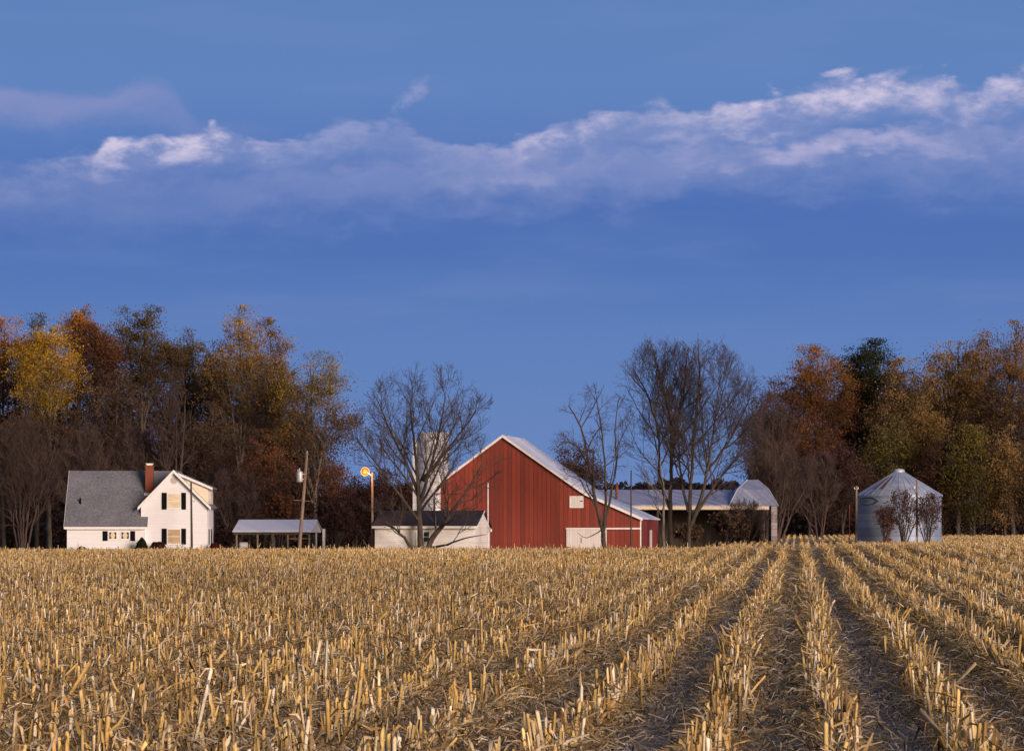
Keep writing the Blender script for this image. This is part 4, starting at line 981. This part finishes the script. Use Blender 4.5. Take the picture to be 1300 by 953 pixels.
bw = MB().box(X(979), xb_-0.1, -0.4, D-1.6, 0, zE-0.04).build('end_wall', galv('rusty_corrugated', (0.20, 0.16, 0.16), (0.42, 0.36, 0.37), 0.4, (0.16, 0.10, 0.08)), ms); bw['label'] = 'pale corrugated end wall'
xs = X(783.5)
MB().tube((xs, 1.6, zE+0.4), (xs, 1.6, WZ(615.5, Y0+1.6)), 0.17, 0.17, 8).lathe([(0.17, WZ(616.5, Y0)), (0.26, WZ(615.5, Y0)), (0.02, WZ(613.5, Y0))], (xs, 1.6), 8).build('stack', M['rust'], ms)

# ------------------------------------------------------------------ silo
Ys = 505.0; s_ = Ys/F; xs = WX(550, Ys); Rs = 20*s_; zt = WZ(549, Ys)
si = thing('silo', (xs, Ys, 0), 'tall grey roofless silo rising behind the wide bare tree', 'silo')
MB().lathe([(Rs, 0), (Rs, zt), (Rs-0.18, zt), (Rs-0.18, zt-3)], (0, 0), 40).build('wall', M['silo'], si, False, True)
hoop = MB()
for q in range(18):
    z = 0.5+q*(zt-0.8)/17; hoop.lathe([(Rs+0.005, z-0.03), (Rs+0.035, z-0.03), (Rs+0.035, z+0.03), (Rs+0.005, z+0.03)], (0, 0), 40)
hoop.build('hoops', M['silo'], si); 
hoop = si.children[1]; hoop.name = 'hoop_band'
MB().box(-Rs-0.55, -Rs-0.01, -0.45, 0.45, 0.5, zt-0.8).build('chute', M['silo'], si)

# ------------------------------------------------------------------ grain bin
Yb = 450.0; xb0 = WX(1141.5, Yb+4.5); zb0 = g(xb0, Yb+4.5); Rb = 4.5
bn = thing('grain_bin', (xb0, Yb+4.5, zb0), 'round galvanised grain bin with conical ribbed roof at the edge of the field', 'grain bin')
zE = WZ(628.5, Yb)-zb0; zA = WZ(597.5, Yb+4.5)-zb0
wl = MB().lathe([(Rb, -0.6), (Rb, zE)], (0, 0), 72).build('wall', M['bin'], bn, False, True)
rc = 0.55
roof = MB().lathe([(Rb+0.13, zE-0.10), (Rb+0.15, zE+0.02), (rc, zA-0.12)], (0, 0), 72).build('roof', M['bin_roof'], bn, False, True)
rb = MB()
for q in range(28):
    a = 2*math.pi*(q+0.5)/28; ca, sa = math.cos(a), math.sin(a)
    rb.tube((ca*(Rb+0.14), sa*(Rb+0.14), zE+0.03), (ca*rc, sa*rc, zA-0.12), 0.045, 0.035, 5)
o = rb.build('ribs', M['bin_roof'], roof); o.name = 'roof_rib'; o['kind'] = 'stuff'
del o['kind']
MB().lathe([(rc+0.04, zA-0.16), (rc+0.04, zA+0.05), (rc-0.12, zA+0.2), (0.02, zA+0.26)], (0, 0), 24).build('roof_cap', M['steel'], bn, False, True)
rs = MB()
for a0 in (3.72, 3.98, 4.02):
    n0 = len(rs.v)
    for (ra, rb2) in ((0.25, 0.80),):
        p = []
        for aa, tt in ((a0, ra), (a0+0.11, ra), (a0+0.09, rb2), (a0+0.04, rb2)):
            rr = (Rb+0.14)*(1-tt)+rc*tt; zz = (zE+0.04)*(1-tt)+(zA-0.11)*tt+0.025
            p.append((rr*math.cos(aa), rr*math.sin(aa), zz))
        rs.poly(p)
rs.build('rusty_panel', M['rust'], roof)
# oval maker's mark with an arrow point, curved with the wall
def onwall(u, z, off):                                       # u = arc metres round the wall from the camera-facing line
    a = -math.pi/2+u/Rb; return ((Rb+off)*math.cos(a), (Rb+off)*math.sin(a), z)
em = MB(); uc, zc = -4.35, zE-0.62; A_, B_ = 1.35, 0.40
for (a1, b1, a2, b2) in ((A_, B_, A_-0.13, B_-0.085),):
    for q in range(40):
        t0, t1 = 2*math.pi*q/40, 2*math.pi*(q+1)/40
        em.quad(onwall(uc+a1*math.cos(t0), zc+b1*math.sin(t0), .02), onwall(uc+a1*math.cos(t1), zc+b1*math.sin(t1), .02), onwall(uc+a2*math.cos(t1), zc+b2*math.sin(t1), .02), onwall(uc+a2*math.cos(t0), zc+b2*math.sin(t0), .02))
em.quad(onwall(uc+A_-0.55, zc+B_*0.95, .026), onwall(uc+A_-0.40, zc+B_*0.95, .026), onwall(uc+A_+0.38, zc, .026), onwall(uc+A_+0.16, zc, .026))
em.quad(onwall(uc+A_-0.55, zc-B_*0.95, .026), onwall(uc+A_+0.16, zc, .026), onwall(uc+A_+0.38, zc, .026), onwall(uc+A_-0.40, zc-B_*0.95, .026))
for dz_ in (0.10, -0.06):
    for q in range(6): em.quad(onwall(uc-0.75+q*0.2, zc+dz_-.04, .022), onwall(uc-0.63+q*0.2, zc+dz_-.04, .022), onwall(uc-0.63+q*0.2, zc+dz_+.04, .022), onwall(uc-0.75+q*0.2, zc+dz_+.04, .022))
em.build('oval_emblem', M['navy'], wl)
# red drum lying at the foot of the bin
xd = WX(1126, 443); dt = thing('drum', (xd, 443, g(xd, 443)+0.0), 'red drum lying in front of the grain bin', 'drum')
b = MB().lathe([(0.02, 0), (0.29, 0), (0.31, 0.03), (0.29, 0.06), (0.29, 0.40), (0.31, 0.43), (0.29, 0.46), (0.29, 0.85), (0.31, 0.88), (0.02, 0.88)], (0, 0), 18)
b.v = [(z-0.44, y, x+0.36) for x, y, z in b.v]; b.build('body', M['drum_red'], dt, False, True)
MB().box(-0.35, -0.22, -0.34, 0.34, 0, 0.09).box(0.22, 0.35, -0.34, 0.34, 0, 0.09).build('cradle', M['darkwood'], dt)

# ------------------------------------------------------------------ sky, sun, camera
SUN_AZ, SUN_EL = 146.0, 10.0
w = bpy.data.worlds.new('World'); scene.world = w; w.use_nodes = True
nt = w.node_tree; nt.nodes.clear()
out = nt.nodes.new('ShaderNodeOutputWorld'); bg = nt.nodes.new('ShaderNodeBackground'); nt.links.new(bg.outputs[0], out.inputs[0])
bg.inputs[1].default_value = 0.1
sky = nd(nt, 'ShaderNodeTexSky', sky_type='NISHITA', sun_disc=False)
sky.sun_elevation = R(4.0); sky.sun_rotation = R(SUN_AZ); sky.air_density = 1.2; sky.dust_density = 2.0
tc = nt.nodes.new('ShaderNodeTexCoord'); sp = nt.nodes.new('ShaderNodeSeparateXYZ'); nt.links.new(tc.outputs['Generated'], sp.inputs[0])
x, y, z = sp.outputs
az = math_n(nt, 'ARCTAN2', x, y); hyp = math_n(nt, 'SQRT', math_n(nt, 'ADD', math_n(nt, 'MULTIPLY', x, x), math_n(nt, 'MULTIPLY', y, y)))
v = math_n(nt, 'DIVIDE', z, math_n(nt, 'MAXIMUM', hyp, 0.02))
px = math_n(nt, 'MULTIPLY_ADD', az, F, CX); py = math_n(nt, 'MULTIPLY_ADD', v, -F, HY)
LUM = 10.0
def L3(r_, g_, b_): return tuple(c*LUM for c in lin(r_, g_, b_))
# gradient by elevation (v 0..0.5)
e = math_n(nt, 'MULTIPLY', v, 2.0, clamp=True)
def vv(py_): return 2*(HY-py_)/F
grad = ramp(nt, [(0.0, lin(110, 137, 188)), (vv(560), lin(102, 133, 188)), (vv(430), lin(95, 128, 187)), (vv(330), lin(82, 116, 181)), (vv(260), lin(79, 112, 180)), (vv(190), lin(88, 122, 186)),
                 (vv(110), lin(98, 132, 190)), (vv(0), lin(95, 130, 186)), (0.5, lin(82, 112, 172)), (1.0, lin(62, 88, 146))], e)
c = mix(nt, grad.outputs[0], (LUM, LUM, LUM), 1.0, 'MULTIPLY')
def cvec(sx, sy, ox=0.0):
    cb = nt.nodes.new('ShaderNodeCombineXYZ')
    nt.links.new(math_n(nt, 'MULTIPLY', px, 1/sx), cb.inputs[0]); nt.links.new(math_n(nt, 'MULTIPLY', py, 1/sy), cb.inputs[1]); cb.inputs[2].default_value = ox
    return cb.outputs[0]
nA = noise(nt, cvec(95, 48), 1.0, 9, 0.58); nB = noise(nt, cvec(150, 60, 7.3), 1.0, 8, 0.6); nC = noise(nt, cvec(70, 40, 3.1), 1.0, 9, 0.62); nD = noise(nt, cvec(420, 70, 11.0), 1.0, 6, 0.55)
# faint broad unevenness of the haze
c = mix(nt, c, L3(108, 134, 190), math_n(nt, 'MULTIPLY', smooth(nt, 0.42, 0.8, nD), 0.5))
s1 = math_n(nt, 'DIVIDE', px, 1300.0, clamp=True)
def curve(pts, top):
    f_ = nt.nodes.new('ShaderNodeFloatCurve'); cu_ = f_.mapping.curves[0]
    while len(cu_.points) < len(pts): cu_.points.new(0.5, 0.5)
    for p_, (a, b_) in zip(cu_.points, pts): p_.location = (a/1300.0, b_/top); p_.handle_type = 'AUTO_CLAMPED'
    f_.mapping.update(); nt.links.new(s1, f_.inputs['Value'])
    return math_n(nt, 'MULTIPLY', f_.outputs[0], top)
def centred(n_, a): return math_n(nt, 'MULTIPLY', math_n(nt, 'SUBTRACT', n_, 0.5), a)
vo = nd(nt, 'ShaderNodeTexVoronoi', feature='SMOOTH_F1'); vo.inputs['Scale'].default_value = 1.0
vo.inputs['Smoothness'].default_value = 0.25; vo.inputs['Detail'].default_value = 2.0; vo.inputs['Roughness'].default_value = 0.55
nW = nd(nt, 'ShaderNodeTexNoise'); nW.inputs['Detail'].default_value = 3; nW.inputs['Scale'].default_value = 1.3
vc = cvec(62, 30, 2.2); nt.links.new(vc, nW.inputs['Vector'])
va = nd(nt, 'ShaderNodeVectorMath', operation='MULTIPLY_ADD'); nt.links.new(nW.outputs['Color'], va.inputs[0]); va.inputs[1].default_value = (0.9, 0.9, 0.0); nt.links.new(vc, va.inputs[2])
nt.links.new(va.outputs[0], vo.inputs['Vector']); vor = vo.outputs['Distance']
def layer(c, edge, nz_top, amp, nz_low, low, fall, body, strength, crest=None, amount=None, nz_c=None, depth=(10, 46), soft=14, bil=0.0):
    t_ = math_n(nt, 'ADD', math_n(nt, 'ADD', math_n(nt, 'SUBTRACT', py, edge), centred(nz_top, amp)), math_n(nt, 'MULTIPLY', math_n(nt, 'SUBTRACT', 0.38, vor), bil))
    tb = math_n(nt, 'ADD', t_, centred(nz_low, low))
    top_ = smooth(nt, -4, soft, t_)
    dens = math_n(nt, 'MULTIPLY', top_, math_n(nt, 'SUBTRACT', 1.0, smooth(nt, fall[0], fall[1], tb)))
    if not hasattr(strength, 'is_linked'): dens = math_n(nt, 'MULTIPLY', dens, strength)
    else: dens = math_n(nt, 'MULTIPLY', dens, strength)
    c = mix(nt, c, L3(*body), dens)
    if crest:
        b_ = math_n(nt, 'MULTIPLY', math_n(nt, 'MULTIPLY', top_, math_n(nt, 'SUBTRACT', 1.0, smooth(nt, depth[0], depth[1], tb))), math_n(nt, 'MULTIPLY', smooth(nt, 0.36, 0.62, nz_c), amount))
        c = mix(nt, c, L3(*crest), b_)
    return c
# thin veil high on the left
c = layer(c, curve([(0, 112), (120, 118), (200, 104), (260, 150), (1300, 170)], 300.0), nB, 50, nA, 60, (14, 66), (130, 143, 195), curve([(0, .95), (150, .85), (230, .45), (340, 0.1), (420, 0), (1300, 0)], 1.0))
# main bank, its crest catching the last light
c = layer(c, curve([(0, 196), (110, 184), (150, 161), (300, 153), (340, 164), (400, 148), (500, 137), (560, 160), (640, 168), (675, 148), (770, 127), (890, 122), (915, 112), (1000, 100), (1080, 85), (1200, 87), (1228, 102), (1258, 84), (1300, 80)], 300.0),
          nA, 56, nB, 100, (20, 88), (127, 144, 196), curve([(0, .2), (110, .3), (150, .75), (300, .75), (420, .65), (560, .7), (900, .92), (1300, .95)], 1.0), (206, 198, 224), curve([(0, .1), (115, .3), (150, 1.0), (300, .95), (350, .35), (420, .2), (560, .2), (650, .45), (700, .65), (850, .5), (930, .9), (1090, 1.0), (1200, .8), (1300, .85)], 1.0), nC, (14, 54), 14, 24.0)
# lower deck of the bank, blue gaps between the two
c = layer(c, curve([(0, 222), (300, 204), (560, 188), (640, 182), (760, 176), (900, 168), (1000, 158), (1150, 150), (1300, 148)], 300.0),
          nC, 50, nA, 110, (18, 98), (124, 141, 194), curve([(0, .2), (200, .35), (400, .55), (650, .75), (1300, .85)], 1.0), (192, 186, 218), curve([(0, 0), (500, .1), (640, .3), (900, .35), (1040, .75), (1110, .65), (1300, .25)], 1.0), nB, (10, 44), 18, 24.0)
def blob(cx_, cy_, rx_, ry_, sh_, colr, amt, nz, w_):
    dx_ = math_n(nt, 'DIVIDE', math_n(nt, 'ADD', math_n(nt, 'SUBTRACT', px, cx_), math_n(nt, 'MULTIPLY', math_n(nt, 'SUBTRACT', py, cy_), sh_)), rx_)
    dy_ = math_n(nt, 'DIVIDE', math_n(nt, 'SUBTRACT', py, cy_), ry_)
    q = math_n(nt, 'SQRT', math_n(nt, 'ADD', math_n(nt, 'MULTIPLY', dx_, dx_), math_n(nt, 'MULTIPLY', dy_, dy_)))
    q = math_n(nt, 'ADD', q, centred(nz, w_))
    return mix(nt, c, L3(*colr), math_n(nt, 'MULTIPLY', math_n(nt, 'SUBTRACT', 1.0, smooth(nt, 0.0, 1.0, q)), amt))
nE = noise(nt, cvec(26, 22, 5.5), 1.0, 7, 0.6)
c = blob(527, 118, 22, 30, 0.8, (140, 152, 202), 1.0, nE, 2.4)
# the bright western half comes from the physical sky behind the camera
west = smooth(nt, -0.15, 0.45, math_n(nt, 'MULTIPLY', y, -1.0))
c = mix(nt, c, sky.outputs[0], west)
nt.links.new(c, bg.inputs[0])

sun = bpy.data.lights.new('sun', 'SUN'); sun.energy = 4.3; sun.angle = R(26); sun.color = (1.0, 0.825, 0.745)
so = bpy.data.objects.new('sun', sun); col.objects.link(so)
d = Vector((math.sin(R(SUN_AZ))*math.cos(R(SUN_EL)), math.cos(R(SUN_AZ))*math.cos(R(SUN_EL)), math.sin(R(SUN_EL))))
so.rotation_euler = d.to_track_quat('Z', 'Y').to_euler()

cam = bpy.data.cameras.new('camera'); cam.sensor_width = 36; cam.lens = F/1300*36; cam.shift_y = (HY-476.5)/1300
cam.clip_start = 0.5; cam.clip_end = 20000
co = bpy.data.objects.new('camera', cam); col.objects.link(co); co.location = (0, 0, EYE); co.rotation_euler = (R(90), 0, 0)
scene.camera = co
scene.view_settings.view_transform = 'Standard'; scene.view_settings.look = 'None'; scene.view_settings.exposure = 0; scene.view_settings.gamma = 1
scene.cycles.use_denoising = True; scene.cycles.use_adaptive_sampling = True; scene.cycles.adaptive_threshold = 0.03
scene.cycles.max_bounces = 4; scene.cycles.diffuse_bounces = 2; scene.cycles.transparent_max_bounces = 4
